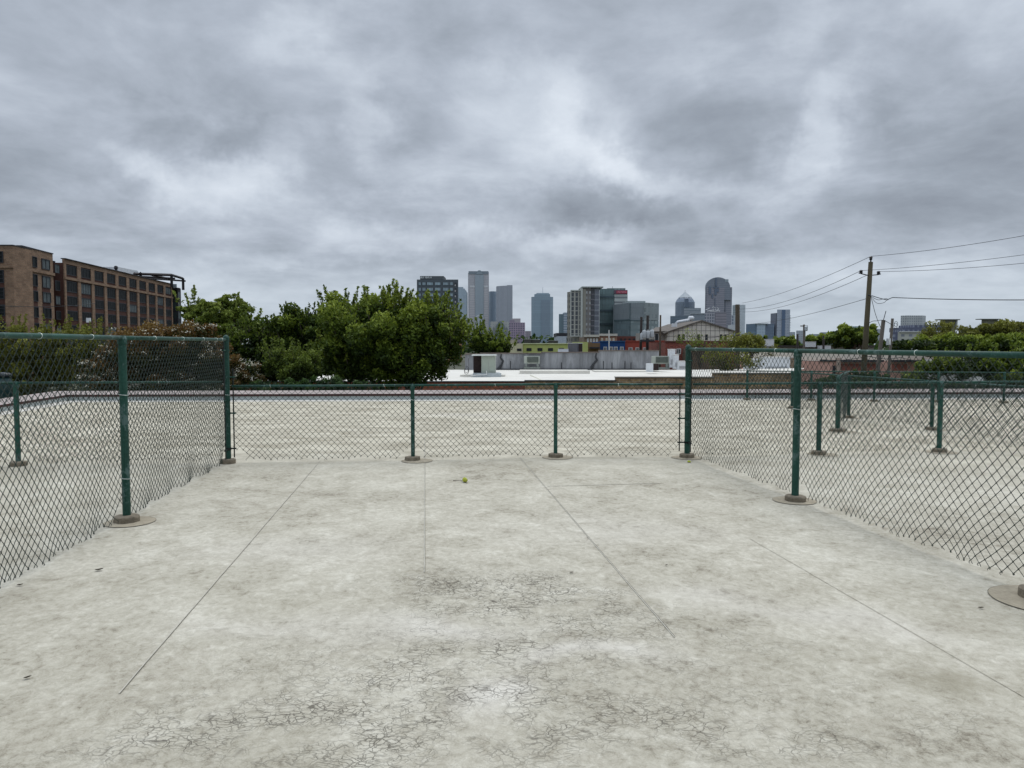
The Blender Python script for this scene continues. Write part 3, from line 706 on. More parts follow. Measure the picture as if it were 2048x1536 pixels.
m = MB(); m.poly([(nx(440), DN+.4, RZ), (nx(1428), DN+.4, RZ), (X(1428, 50), 50, RZ), (X(1700, 76), 76.5, RZ), (X(560, 76), 76.5, RZ)])
m.build('roof', ROOFW, nb)
m = MB(); m.poly([(nx(1428)+.01, DN+.4, RZ+.7), (nx(1592), DN+.4, RZ+.7), (X(1610, 60), 60, RZ+.7), (X(1300, 60), 60, RZ+.5)]); m.build('roof', ROOFW, nb)
# curbs / crickets on the roof
for (xa, xb, ya, Dd, h) in ((1040, 1180, 745, 66, .28), (1190, 1400, 741, 70, .12), (920, 1010, 752, 60, .15)):
    m = MB(); m.box(X(xa, Dd), X(xb, Dd), Dd, Dd+2.5, RZ, RZ+h); m.build('roof_curb', ROOFW, nb)
m = MB(); m.tube([P(1062, 751, 62), P(1090, 765, 52)], .09, 6); m.tube([P(1020, 763, 54), P(1150, 761.5, 54), P(1215, 759.5, 54)], .035, 5); m.build('roof_seam', M('seam_cream', (.66, .64, .54), .7, .1, 2), nb)

# grey parapet wall building
WG = 76.0
t = NT('stained_render'); o_ = t.tc('Object')
s1n = t.noise(t.mapping(o_, (1, 1, .25)), .9, 8, .7, .4); s2n = t.noise(t.mapping(o_, (2.5, 1, .12)), 1.4, 6, .7)
cc_ = t.ramp(s1n, [(.34, (.13, .135, .14)), (.5, (.235, .24, .25)), (.66, (.36, .37, .38))]); cc_ = t.mix(t.ramp(s2n, [(.5, 0.0), (.75, .6)]), cc_, (.13, .135, .14))
t.col(cc_); t.set(Roughness=.9); STAIN = t.m
gw = thing('grey_wall_building', 'long low building with streaky grey rendered wall beyond the white roof', 'building', (X(1130, WG), WG, GZ))
gs = [(930, 960, 709), (960, 1083, 707.5), (1083, 1198, 705.5), (1198, 1318, 702)]
for a, b, y in gs:
    m = MB(); m.box(X(a, WG), X(b, WG), WG, WG+.5, GZ, Z(y, WG)); m.build('wall', STAIN, gw)
    m = MB(); m.box(X(a, WG)-.02, X(b, WG)+.02, WG-.08, WG+.6, Z(y, WG)+.003, Z(y, WG)+.09); m.build('coping', M('brown_coping', (.16, .13, .11), .8, .3, 2), gw)
m = MB(); m.poly([(X(930, WG), WG+.5, Z(713, WG)), (X(1318, WG), WG+.5, Z(713, WG)), (X(1318, 96), 96, Z(713, WG)), (X(930, 96), 96, Z(713, WG))]); m.build('roof', M('grey_roof', (.3, .3, .3), .9), gw)
m = MB()
for cx, pts in ((1003, ((1003, 709), (1001, 715), (1006, 722), (1003, 730), (997, 738))), (1193, ((1193, 706), (1191, 714), (1194, 720), (1187, 728), (1183, 736)))):
    m.tube([P(a, b, WG-.05) for a, b in pts], [.05, .08, .12, .12, .2], 6)
m.build('crack_repair', M('tar', (.05, .052, .055), .9), gw)
m = MB(); m.box(X(990, WG), X(1318, WG), WG-.15, WG-.005, RZ, RZ+.12); m.build('base_flashing', M('tar', (.05, .05, .05)), gw)
for i, x_ in enumerate((1021, 1123, 1207, 1224, 1250, 1262)):
    m = MB(); m.tube([P(x_, 722+3*(i % 2), WG-.02), P(x_, 738, WG-.02)], .04, 5); m.build('drip_stain_pipe', M('tar', (.05, .05, .05)), gw)

HV = M('hvac_paint', (.38, .41, .36), .6, .12, 1.5, metal=.1); HVD = M('hvac_dark', (.03, .02, .018), .8, .3, 3); GALV = M('galvanised', (.42, .46, .48), .45, .3, 2, metal=.5)
def louvers(m, x0, x1, y, z0, z1, n, mi=0):
    for i in range(n):
        z = z0+(z1-z0)*(i+.5)/n; h = (z1-z0)/n*.35
        m.box(x0, x1, y-.03, y, z-h, z+h, mi)
# main hvac unit
DH = 60
h1 = thing('rooftop_hvac_unit', 'pale green rooftop air handler with dark open side, standing on a metal curb', 'hvac unit', (X(968, DH), DH, RZ))
x0, x1, z1, z0 = X(946, DH), X(991, DH), Z(709, DH), Z(746, DH)
xm = x0+(x1-x0)*.37
m = MB(); m.box(xm, x1, DH, DH+1.6, z0, z1-.1); m.box(x0, xm, DH+.5, DH+1.6, z0, z1-.1); m.build('cabinet', HV, h1)
m = MB(); m.box(x0, xm-.02, DH+.44, DH+.498, z0, z1-.1); louvers(m, x0+.05, xm-.05, DH+.43, z0+.1, z1-.2, 8); m.build('intake', HVD, h1)
m = MB(); m.box(x0-.1, x1+.05, DH-.25, DH+1.7, z1-.098, z1-.02); m.build('lid', M('hvac_lid', (.6, .63, .6), .5), h1)
for u in (.05, .55):
    a = xm+(x1-xm)*u; b = xm+(x1-xm)*(u+.42); m = MB(); m.box(a, b, DH-.03, DH-.002, z0+.12, z1-.2); m.build('panel', M('hvac_panel', (.34, .38, .32), .6, .08, 2), h1)
m = MB(); c0, c1_ = (x0+.1, x1+.02); m.prism([(c0-.1, DH-.4), (c1_+.45, DH-.4), (c1_+.2, DH+1.8), (c0, DH+1.8)], RZ, z0-.004); m.build('curb', GALV, h1)
m = MB(); m.tube([(x1-.7, DH-.5, z0+.2), (x1-.7, DH-.5, RZ+.2), (x1-1.9, DH-.9, RZ+.14)], .035, 6); m.build('drain_pipe', M('pvc', (.7, .7, .68), .5), h1)
m = MB(); pts = [Vector((x0-.5+.18*math.cos(a), DH-.3, RZ+.35+.22*math.sin(a)+.02*a)) for a in [i*.5 for i in range(30)]]; m.tube([(x0-.35, DH-.3, z1-.3)]+pts, .02, 5); m.build('cable_coil', M('black_cable', (.03, .03, .03), .5), h1)
# slanted cooler on grey wall
def cooler(label, px, D, seed=0):
    xa, xb, ya, yb = px; th = thing('wall_cooler', label, 'cooling unit', (X((xa+xb)/2, D), D, Z(yb, D)))
    a, b = X(xa, D), X(xb, D); zt, zb = Z(ya, D), Z(yb, D); hh = zt-zb
    m = MB(); m.box(a, b, D-.6, D-.02, zb+hh*.4, zt); m.build('housing', HV, th)
    m = MB(); m.box(a+(b-a)*.2, b-(b-a)*.08, D-.66, D-.602, zt-hh*.5, zt-hh*.06); louvers(m, a+(b-a)*.22, b-(b-a)*.1, D-.67, zt-hh*.5, zt-hh*.08, 6); m.build('grille', M('grille_grey', (.12, .14, .12), .6), th)
    m = MB(); m.box(a-.02, b+.05, D-.8, D-.1, zb, zb+hh*.14); m.box(a+.1, a+.3, D-.7, D-.3, zb+hh*.14, zb+hh*.4); m.box(b-.3, b-.1, D-.7, D-.3, zb+hh*.14, zb+hh*.4); m.build('stand', M('stand_grey', (.2, .22, .2), .6), th)
cooler('slatted pale green cooling unit against the middle of the grey wall', (1048, 1079, 712, 737), WG-.5)
cooler('slatted pale green cooling unit at the right end of the grey wall', (1303, 1336, 712, 738), 73)
h2 = thing('small_roof_vent', 'small white box vent with brown open face on the white roof', 'vent', (X(1306, 66), 66, RZ))
m = MB(); m.box(X(1295, 66), X(1307, 66), 66, 66.7, Z(744, 66), Z(727, 66)); m.build('box', M('white_metal', (.65, .68, .7), .5), h2)
m = MB(); m.box(X(1307, 66)+.01, X(1318, 66), 66.05, 66.7, Z(743, 66), Z(727.5, 66)); m.build('opening', HVD, h2)
def crate(px, D, label, c, name='roof_box', dep=1.0, cat='roof unit'):
    xa, xb, ya, yb = px; th = thing(name, label, cat, (X((xa+xb)/2, D), D, Z(yb, D))); a, b = X(xa, D), X(xb, D); zt, zb = Z(ya, D), Z(yb, D)
    m = MB(); m.box(a, b, D, D+dep, zb, zt-.05*(zt-zb)); m.build('cabinet', c, th)
    m = MB(); m.box(a-.03, b+.03, D-.04, D+dep+.03, zt-.048*(zt-zb), zt); m.build('lid', M('roofbox_lid', (.6, .6, .58), .6), th)
    return th, a, b, zb, zt
WM = M('white_unit', (.62, .64, .66), .5, .15, 1.5)
for px, D, lab in (((1340, 1351, 698, 735), 72, 'tall white flue box behind the fence corner on the right of the white roof'), ((1350, 1358, 709, 738), 71, 'narrow white duct right of the tall white flue box'), ((1357, 1378, 722, 740), 70.5, 'low pale unit tucked behind the right corner post'),
                   ((1495, 1517, 727, 748), 58, 'lower white box behind the tall right fence'), ((1528, 1581, 714, 748), 60, 'large white box behind the tall right fence'), ((1504, 1527, 718, 748), 61, 'narrow white box left of the large white box')):
    th, a, b, zb, zt = crate(px, D, lab, WM)
    m = MB(); louvers(m, a+.1*(b-a), b-.1*(b-a), D-.005, zb+.15*(zt-zb), zb+.45*(zt-zb), 3); m.build('louvre', M('louvre_grey', (.35, .36, .37), .6), th)
th, a, b, zb, zt = crate((1137, 1165, 686, 704), 80, 'dark grey metal cabinet standing on the grey wall building', M('dark_cab', (.10, .10, .115), .5, .2, 2))
m = MB(); louvers(m, a+.1, a+(b-a)*.62, 79.99, zb+.1, zt-.15, 9); m.build('louvre', M('dark_louvre', (.16, .16, .17), .5), th)
m = MB(); m.box(b-(b-a)*.28, b-.03, 79.95, 79.995, zb+.05, zt-.1); m.build('dark_side', HVD, th)
th, a, b, zb, zt = crate((1117, 1137, 698, 704), 79, 'small white cabinet left of the dark grey metal cabinet', WM)

# ------------------------------------------------------------------ generic street-side buildings
GL = M('window_dark', (.02, .024, .028), .3, .3, .4, spec=.3); FRW = M('frame_white', (.6, .6, .58), .6)
FRD = M('frame_dark', (.03, .03, .035), .6)
def window(th, a, b, z0, z1, glass=GL, frame=FRW, fw=.08, mull=1, hm=0, n=None, pr=.06):
    """a,b: 2-D points along the facade left to right as seen from outside"""
    a = Vector((a[0], a[1], 0)); b = Vector((b[0], b[1], 0)); d = (b-a); L = d.length; d /= L; nn = Vector((d.y, -d.x, 0))
    m = MB()
    def bar(u0, u1, za, zb, o0, o1, mi):
        p = [a+d*u0+nn*o1, a+d*u1+nn*o1, a+d*u1+nn*o0, a+d*u0+nn*o0]; m.prism([(q.x, q.y) for q in p], za, zb, mi)
    bar(fw, L-fw, z0+fw, z1-fw, .002, pr*.35, 1)
    bar(0, L, z0, z0+fw, .001, pr, 0); bar(0, L, z1-fw, z1, .001, pr, 0)
    bar(0, fw, z0+fw, z1-fw, .001, pr, 0); bar(L-fw, L, z0+fw, z1-fw, .001, pr, 0)
    for i in range(1, mull+1):
        u = L*i/(mull+1); bar(u-fw*.35, u+fw*.35, z0+fw, z1-fw, .001, pr*.8, 0)
    for i in range(1, hm+1):
        z = z0+(z1-z0)*i/(hm+1); bar(fw, L-fw, z-fw*.3, z+fw*.3, pr*.36, pr*.7, 0)
    return m.build('window', [frame, glass], th)
def simple(name, label, px, D, dep, wall, roofm=None, cat='building', y1=None, tz=None):
    xa, xb, y = px; th = thing(name, label, cat, (X((xa+xb)/2, D), D, GZ)); m = MB()
    m.prism([(X(xa, D), D), (X(xb, D), D), (X(xb, D), D+dep), (X(xa, D), D+dep)], GZ, Z(y, D), 0, 1); m.build('wall', [wall, roofm or M('roof_grey', (.22, .22, .22), .9)], th); return th
def coping(th, px, D, h=.25, m_=None, out=.15, dep=10):
    xa, xb, y = px; m = MB(); m.box(X(xa, D)-.05, X(xb, D)+.05, D-out, D+.5, Z(y, D)+.003, Z(y, D)+h); m.build('cornice', m_ or DARKC, th)
# lime building
LIME = M('lime_paint', (.42, .46, .16), .85, .12, .5)
lb = simple('lime_building', 'long low building painted lime green with small dark windows', (1046, 1136, 688), 112, 12, LIME)
coping(lb, (1046, 1136, 688), 112, .12, M('lime_cope', (.6, .62, .4), .8))
for x_ in (1053, 1075, 1096, 1118): window(lb, (X(x_, 112), 112), (X(x_+10, 112), 112), Z(702, 112), Z(696, 112), fw=.06, frame=FRD)
lb2 = simple('cream_building', 'small cream building end joined to the left of the lime green one', (1008, 1045.6, 687), 111, 12, M('cream_paint', (.55, .52, .34), .85, .12, .5))
window(lb2, (X(1034, 111), 111), (X(1043, 111), 111), Z(702, 111), Z(697, 111), fw=.06, frame=FRD)
lb3 = simple('lime_building', 'short lime green building end showing right of the dark grey cabinet', (1158, 1176, 684), 108, 12, LIME)
# row behind
for i, (xa, xb, ya, yb, D, c) in enumerate(((1048, 1062, 678, 688, 130, 'dark'), (1062, 1080, 679, 688, 131, 'dark'), (1097, 1116, 681, 688, 129, 'dark'), (1020, 1034, 679, 688, 130, 'pale'))):
    crate((xa, xb, ya, yb), D, ['boxy dark roof unit nearest the cream building', 'wide dark roof unit over the lime green building', 'low dark roof unit with pipes right of the wide one', 'pale roof unit left of the dark ones beyond the cream building'][i], M('roof_dark_unit', (.06, .06, .055), .7) if c == 'dark' else M('pale_unit', (.4, .36, .3), .8))
BRB = M('brown_front', (.17, .11, .06), .9, .3, .6)
bb = simple('brown_building', 'small brown brick shopfront left of the blue building', (1176, 1200, 686), 118, 10, BRB); m = MB(); m.box(X(1179, 118), X(1198, 118), 117.2, 118, Z(697, 118), Z(694, 118)); m.build('awning', FRD, bb)
bl = simple('blue_building', 'blue painted building with three white framed windows', (1200, 1250, 683.5), 120, 12, M('blue_paint', (.012, .055, .17), .8, .15, .4))
coping(bl, (1200, 1250, 683.5), 120, .15, M('blue_cope', (.03, .09, .2), .8))
for x_ in (1207, 1219, 1228, 1240): window(bl, (X(x_, 120), 120), (X(x_+7, 120), 120), Z(702, 120), Z(693.5, 120), fw=.1)
RED = M('red_paint', (.30, .065, .045), .85, .18, .4)
rb = simple('red_building', 'red painted building with pairs of narrow white windows right of the blue building', (1250.3, 1330, 683), 121, 12, RED)
coping(rb, (1250.3, 1330, 683), 121, .15, RED)
for x_ in (1257, 1271, 1286, 1302): window(rb, (X(x_, 121), 121), (X(x_+8, 121), 121), Z(703, 121), Z(695, 121), fw=.08, mull=2)
# italianate row
ir = simple('old_brick_row', 'old brick terrace with pale cornice and tall windows above the blue building', (1168, 1198, 674), 165, 12, M('old_brick', (.2, .15, .11), .9, .25, .4))
coping(ir, (1168, 1198, 674), 165, .5, M('stone_trim', (.5, .48, .42), .8), .4)
for x_ in (1174, 1180, 1186, 1192): window(ir, (X(x_, 165), 165), (X(x_+3.4, 165), 165), Z(684, 165), Z(677, 165), fw=.12)
ir2 = simple('old_brick_row', 'pinkish old terrace with cream window surrounds right of the pale corniced one', (1199, 1234, 672), 166, 12, M('pink_brick', (.34, .19, .13), .9, .2, .4))
coping(ir2, (1199, 1234, 672), 166, .5, M('stone_trim', (.5, .48, .42)), .4)
for x_ in (1202, 1211, 1218, 1225): window(ir2, (X(x_, 166), 166), (X(x_+4, 166), 166), Z(685, 166), Z(676, 166), fw=.25, frame=M('cream_frame', (.65, .6, .48)))
ir3 = simple('dark_brick_row', 'dark red brick building under the glass offices behind the red building', (1234, 1285, 672.5), 168, 12, M('dark_red', (.13, .05, .04), .9, .25, .4))
for x_ in (1240, 1248, 1257, 1266, 1275): window(ir3, (X(x_, 168), 168), (X(x_+4, 168), 168), Z(684, 168), Z(677, 168), fw=.1, frame=FRD)
# red brick long building in front of gable
RB = MB_brick('red_brick', (.25, .055, .035), (.16, .04, .03), (.2, .13, .1), .5, .25)
lr = simple('red_brick_building', 'long red brick building below the gabled panelled building', (1331, 1487, 684.5), 98, 14, RB)
coping(lr, (1331, 1487, 684.5), 98, .18, M('rust_cope', (.10, .04, .03), .8))
window(lr, (X(1353, 98), 98), (X(1362, 98), 98), Z(708, 98), Z(697, 98), fw=.09, mull=1)
gb_ = simple('brown_brick_building', 'brown brick building with climbing dry vines right of the fence corner', (1378, 1452, 698), 94, 3.5, MB_brick('brown_brick', (.12, .075, .045), (.08, .055, .035), (.13, .11, .09), .5, .3))
# gabled building
GD = 140; gb = thing('gabled_building', 'pale gabled building clad in square panels with dark windows', 'building', (X(1400, GD), GD, GZ))
PNL = MG('square_panels', (.10, .10, .095), (.40, .37, .33), (X(1400, GD)-X(1390.7, GD)), 1.0, .95, .95, .06, .7, ox=1.2)
pan = (X(1400, GD)-X(1390.8, GD)); 
t = NT('panel_cladding'); uv = t.tc('UV'); sep = t.n.new('ShaderNodeSeparateXYZ'); t.link(uv, sep.inputs[0])
fu = t.math('FRACT', t.math('DIVIDE', t.math('SUBTRACT', sep.outputs[0], .3), pan)); fv = t.math('FRACT', t.math('DIVIDE', sep.outputs[1], 1.02))
ln = t.math('MAXIMUM', t.math('GREATER_THAN', fu, .9), t.math('GREATER_THAN', fv, .91))
t.col(t.mix(ln, t.ramp(t.noise(uv, .8, 5), [(.3, (.52, .48, .42)), (.7, (.64, .60, .53))]), (.11, .10, .10))); t.set(Roughness=.8); PNL = t.m
gx = [X(a, GD) for a in (1335, 1402, 1467)]; ze, zp = Z(664, GD), Z(641.5, GD); ze2 = Z(662, GD)
m = MB(); u0 = 0; W = gx[2]-gx[0]
front = [(gx[0], GD, GZ), (gx[2], GD, GZ), (gx[2], GD, ze2), (gx[1], GD, zp), (gx[0], GD, ze)]
m.poly(front, 0, [(p[0]-gx[0], p[2]-GZ) for p in front])
back = [(p[0], GD+30, p[2]) for p in front]
m.quad(front[0], front[4], back[4], back[0], 0, [(0, GZ), (0, ze), (30, ze), (30, GZ)]); m.quad(front[1], back[1], back[2], front[2], 0, [(0, GZ), (30, GZ), (30, ze), (0, ze)])
m.build('wall', PNL, gb)
m = MB()
for (i0_, i1_) in ((4, 3), (3, 2)):
    a, b = Vector(front[i0_]), Vector(front[i1_]); up_ = Vector((0, 0, .12)); ex = (a-b).normalized()*(.9 if i0_ == 4 else 0); ex2 = (b-a).normalized()*(.6 if i0_ == 3 else 0)
    a2, b2 = a+ex, b+ex2; f_ = Vector((0, -.35, 0)); k_ = Vector((0, 30, 0))
    m.quad(a2+f_+up_, b2+f_+up_, b2+k_+up_, a2+k_+up_); m.quad(a2+f_-up_, b2+f_-up_, b2+f_+up_, a2+f_+up_); m.quad(a2+f_-up_, a2+k_-up_, b2+k_-up_, b2+f_-up_)
m.build('roof', M('shingle', (.13, .115, .10), .9, .2, 1), gb)
for a, b in ((1354, 1361), (1363, 1370), (1393, 1400), (1409, 1416), (1438, 1445), (1447, 1454)):
    window(gb, (X(a, GD), GD), (X(b, GD), GD), Z(681, GD), Z(668, GD), fw=.06, mull=0, frame=M('cream_frame', (.5, .48, .42)), pr=.08)
gs_ = simple('low_wing', 'low grey roofed wing left of the gabled panelled building', (1306, 1334.7, 664), 142, 20, M('wing_wall', (.3, .28, .25), .85), cat='building')
m = MB(); m.prism([(X(1300, 142), 141.5), (X(1334.6, 142), 141.5), (X(1400, 165)-3, 163), (X(1310, 163), 163)], Z(664, 142)+.01, [Z(664, 142)+.1, Z(663, 142)+.1, Z(648, 165), Z(655, 163)]); m.build('sloped_roof', M('shingle', (.13, .115, .1)), gs_)
window(gs_, (X(1309, 142), 142), (X(1317, 142), 142), Z(683, 142), Z(667, 142), fw=.06, mull=0)
rv = thing('roof_duct', 'pale roof duct with pipe and drum on the slope of the gabled building', 'duct', (X(1350, 139), 139, Z(655, 139)))
m = MB(); m.box(X(1343, 139), X(1352, 139), 138.2, 139.2, Z(654, 139), Z(647, 139)); m.build('box', WM, rv)
m = MB(); m.tube([P(1352, 647, 138.8), P(1356, 644, 139), P(1378, 640, 139.5)], .28, 8); m.build('pipe', M('pale_unit2', (.55, .57, .6), .5), rv, True)
m = MB(); m.lathe(P(1382, 643, 140), [(.3, 0), (.33, .25), (.55, .35), (.6, .75), (.35, 1.0)], 14); m.build('fan_drum', WM, rv, True)

# ------------------------------------------------------------------ right side neighbours
DR = 64
pk = thing('pinkish_warehouse', 'long low warehouse with cream upper wall and pink lower wall behind the right fence', 'building', (X(1700, DR), DR, GZ))
m = MB(); m.box(X(1560, DR), X(2060, DR), DR, DR+12, GZ, Z(722, DR)); m.build('lower_wall', M('pink_wall', (.58, .34, .27), .9, .18, .4), pk)
m = MB(); m.box(X(1560, DR), X(1950, DR), DR+.3, DR+12, Z(722, DR)+.004, Z(704, DR)); m.build('upper_wall', M('cream_wall', (.68, .63, .54), .9, .12, .3), pk)
m = MB(); m.box(X(1640, DR), X(1655, DR), DR-.1, DR-.003, Z(723, DR), Z(719, DR)); m.box(X(1655, DR), X(1672, DR), DR-.1, DR-.003, Z(723, DR), Z(720, DR)); m.build('clerestory_window', GL, pk)
for a, b in ((1680, 1760), (1782, 1860)):
    m = MB(); m.box(X(a, DR), X(b, DR), DR-.8, DR-.003, Z(723.5, DR), Z(719.5, DR)); m.build('dark_canopy', FRD, pk)
for a, b in ((1680, 1755), (1785, 1815)):
    m = MB(); m.box(X(a, DR), X(b, DR), DR-.04, DR-.004, Z(741, DR), Z(728, DR)); m.build('red_panel', M('faded_red', (.36, .14, .11), .9, .2, .5), pk)
m = MB(); m.box(X(1672, DR), X(1680, DR), DR-.25, DR-.003, Z(745, DR), Z(716, DR)); m.build('pilaster', M('tan_pilaster', (.42, .33, .27), .9), pk)
m = MB(); m.box(X(1666, DR), X(1672, DR), DR-.03, DR-.004, Z(750, DR), Z(731, DR)); m.build('door', FRD, pk)
gr_ = simple('grey_roof_building', 'flat grey roofed building edge beneath the small trees on the right', (1556, 1748, 694), 92, 18, M('grey_wall', (.17, .165, .14), .9, .2, .4))
coping(gr_, (1556, 1748, 694), 92, .2, M('edge_dark', (.05, .045, .04), .9))
for xa, xb, ya, yb, lab in ((1533, 1548, 678, 692, 'square white sign box above the flat grey roof'), (1615, 1632, 683, 694, 'pale flat roof unit on the flat grey roof'), (1640, 1662, 691, 698, 'cluster of small pale units before the flat grey roof')):
    crate((xa, xb, ya, yb), 91, lab, WM, dep=.8)
ww = simple('white_shed', 'white walled shed glimpsed through the leaves at the far right', (1950, 2080, 722), 50, 6, M('white_wall', (.55, .55, .52), .8, .15, .8))
tw = simple('tan_wall_house', 'small tan stone house between the white boxes and the warehouse', (1560, 1600, 715), 66-4.5, 2, MB_brick('tan_stone', (.33, .23, .15), (.25, .17, .11), (.3, .27, .22), .5, .25))

# wooden utility poles
WOOD = M('pole_wood', (.062, .052, .03), .9, .35, 4, streak=True); WOODG = M('pole_grey', (.085, .075, .062), .9, .3, 4, streak=True); INS = M('insulator', (.02, .02, .022), .3)
DP = 40
pb, pt = P(1726, 760, DP), P(1741.5, 524, DP); ax = (pt-pb)
pole = thing('utility_pole', 'tall leaning wooden utility pole with two side insulators, carrying the wires', 'utility pole', tuple(pb+ax*((GZ-pb.z)/ax.z)))
bot = Vector(pole.location)
m = MB(); m.tube([bot, bot.lerp(pt, .5), pt], [.19, .155, .115], 14); m.build('pole', WOOD, pole, True)
m = MB(); m.tube([pt, pt+Vector((0, 0, .1))], .04, 8); m.lathe(pt+Vector((0, 0, .1)), [(.05, 0), (.09, .06), (.06, .1), (.1, .15), (.04, .2)], 12); m.build('top_insulator', INS, pole)
ia, ib = P(1722, 545, DP-.05), P(1757, 547, DP-.05); ph_ = P(1737, 551, DP-.05)
for q, s_ in ((ia, -1), (ib, 1)):
    m = MB(); m.tube([ph_, q+Vector((0, 0, -.06))], .028, 6); m.tube([q+Vector((-.06*s_, 0, -.07)), q+Vector((.12*s_, 0, -.03))], .025, 6); m.build('bracket_arm', INS, pole)
    m = MB(); m.lathe(q+Vector((0, 0, -.06)), [(.05, 0), (.1, .05), (.065, .09), (.1, .14), (.05, .19)], 12); m.build('insulator', INS, pole)
m = MB(); m.tube([P(1736, 590, DP-.25), P(1742, 592, DP-.3)], .04, 6); m.build('wire_clamp', INS, pole)
def poleT(label, top, foot, D, r, mat, name='utility_pole'):
    a = P(*foot, D); b = P(*top, D); ax_ = b-a; base = a+ax_*((GZ-a.z)/ax_.z); th = thing(name, label, 'utility pole', tuple(base)); m = MB(); m.tube([base, base.lerp(b, .5), b], [r*1.25, r*1.1, r], 10); m.build('pole', mat, th, True); return th, b
p2, p2t = poleT('short grey wooden pole with a thin rod on top, right of the tall leaning pole', (1767, 640), (1755, 745), 42, .105, WOODG)
m = MB(); m.tube([p2t, P(1772, 622, 42)], .02, 5); m.build('rod', INS, p2)
p3, p3t = poleT('short grey wooden pole ringed by loops of cable, rightmost of the three', (1785, 637), (1777, 745), 43, .075, WOODG)
m = MB()
for c_, rr_, ex_ in ((P(1792, 648, 42.8), .1, 1.5), (P(1791, 652, 42.75), .09, 1.9)):
    m.tube([c_+Vector((rr_*math.cos(a), 0, rr_*ex_*math.sin(a))) for a in [i*2*PI/20 for i in range(21)]], .012, 5)
m.build('cable_loop', INS, p3)
p4, p4t = poleT('weathered wooden pole with split top right of the gabled building', (1475, 609), (1475, 700), 70, .2, M('wood_dark2', (.05, .04, .028), .95, .4, 5))
p5, p5t = poleT('dark pole left of the two behind grey transformers', (1283, 634), (1281, 704), 104, .17, M('pole_black', (.02, .016, .014), .8))
p6, p6t = poleT('dark pole right of the two behind grey transformers', (1295.5, 631), (1294.5, 704), 104, .19, M('pole_black', (.02, .016, .014)))
p7, p7t = poleT('thin brown pole between the transformers and the gabled building', (1321, 630), (1320, 704), 96, .11, M('wood_dark', (.06, .045, .03), .9, .3, 4))
p8, p8t = poleT('thin pale mast before the old brick terrace', (1218, 660), (1218, 700), 100, .07, M('mast_pale', (.35, .35, .33), .7))
p9, p9t = poleT('small distant pole with cross arm above the flat grey roof', (1608, 649), (1608, 693), 88, .11, WOODG)
m = MB(); m.tube([P(1601, 652, 88), P(1615, 652, 88)], .07, 6); m.build('cross_arm', WOODG, p9)
m = MB(); m.lathe(P(1612, 662, 87.7), [(.15, 0), (.2, .1), (.2, .5), (.1, .6)], 10); m.build('transformer', GALV, p9)
for i, x_ in enumerate((1595, 1647)):
    poleT(['short dark post standing on the flat grey roof, left one', 'short dark post standing on the flat grey roof, right one'][i], (x_, 668+i*3), (x_, 697), 90, .12, M('pole_black', (.02, .016, .014)))
m = MB()
TRN = M('transformer_grey', (.42, .44, .45), .5, .2, 1)
for i, (xa, ya) in enumerate(((1283, 680), (1288.5, 676), (1296, 677), (1304, 675))):
    p = P(xa, ya, 102.5); th = thing('transformer', ['lowest grey transformer can, far left of the cluster of four', 'second grey transformer can from the left of the cluster', 'third grey transformer can hung before the right dark pole', 'rightmost grey transformer can of the cluster'][i], 'transformer', tuple(p), 'transformer cans on the dark poles')
    k = MB(); r_ = .27 if i else .2; hh = 1.05 if i else .9; k.lathe(p, [(r_*.85, 0), (r_, .08), (r_, hh-.1), (r_*.7, hh)], 14); k.build('can', TRN, th, True)
    k = MB(); k.tube([p+Vector((0, 0, hh)), p+Vector((0, 0, hh+.18))], .06, 6); k.build('bushing', TRN, th)
pf = thing('transformer_platform', 'dark beam platform carrying the grey transformer cans', 'platform', tuple(P(1294, 681, 103))); k = MB(); k.box(X(1280, 103), X(1307, 103), 102.2, 103.4, Z(683, 103), Z(681.2, 103)); k.build('deck', FRD, pf)
k = MB(); k.box(X(1280, 103), X(1307, 103), 102.2, 102.35, Z(681.2, 103)+.01, Z(679, 103)); k.build('rail', FRD, pf)

WC = M('cable', (.03, .032, .035), .6)
def wire(label, pts, r, n=24):
    """pts: 3-D points; sagging straight spans between them"""
    m = MB(); P_ = []
    for i in range(len(pts)-1):
        a, b, s_ = pts[i][0], pts[i+1][0], pts[i+1][1]
        for k in range(n):
            t = k/n; q = a.lerp(b, t); q.z -= 4*s_*t*(1-t); P_.append(q)
    P_.append(pts[-1][0]); m.tube(P_, r, 5); o = m.build('overhead_wire', WC, loc=tuple(P_[0])); tag(o, label, 'wire')
tp = pt+Vector((0, 0, .3))
wire('topmost overhead wire from the pole top to the right edge', [(tp, 0), (P(2120, 458, 30), .12)], .011)
wire('overhead wire from the left insulator rising to the right edge', [(ia+Vector((0, 0, .1)), 0), (P(2110, 501, 31), .1)], .010)
wire('overhead wire from the right insulator to the right edge, lower of the upper three', [(ib+Vector((0, 0, .1)), 0), (P(2110, 520, 31), .1)], .010)
far = [P(1470, 606, 70)]
wire('highest wire descending left from the pole top toward the city', [(tp, 0), (P(1484, 606, 75), .35)], .013)
wire('wire descending left from the left insulator toward the wooden pole', [(ia+Vector((0, 0, .1)), 0), (P(1480, 618, 73), .5)], .013)
wire('wire just under the left insulator wire, descending left', [(P(1737, 549, DP), 0), (P(1485, 624, 74), .5)], .013)
wire('lowest wire descending left from the pole toward the white high rise', [(P(1737, 596, DP), 0), (P(1500, 648, 80), .25)], .014)
wire('thick horizontal service cable running to the right edge', [(P(1743, 591, DP-.3), 0), (P(1775, 600, DP-.4), .02), (P(1786, 595, DP-.4), -.02), (P(2110, 599.5, 31), .05)], .02)
wire('slack looped cable below the thick service cable', [(P(1743, 593, DP-.3), 0), (P(1758, 600, DP-.35), .03), (P(1774, 597, DP-.4), -.01)], .014, 8)
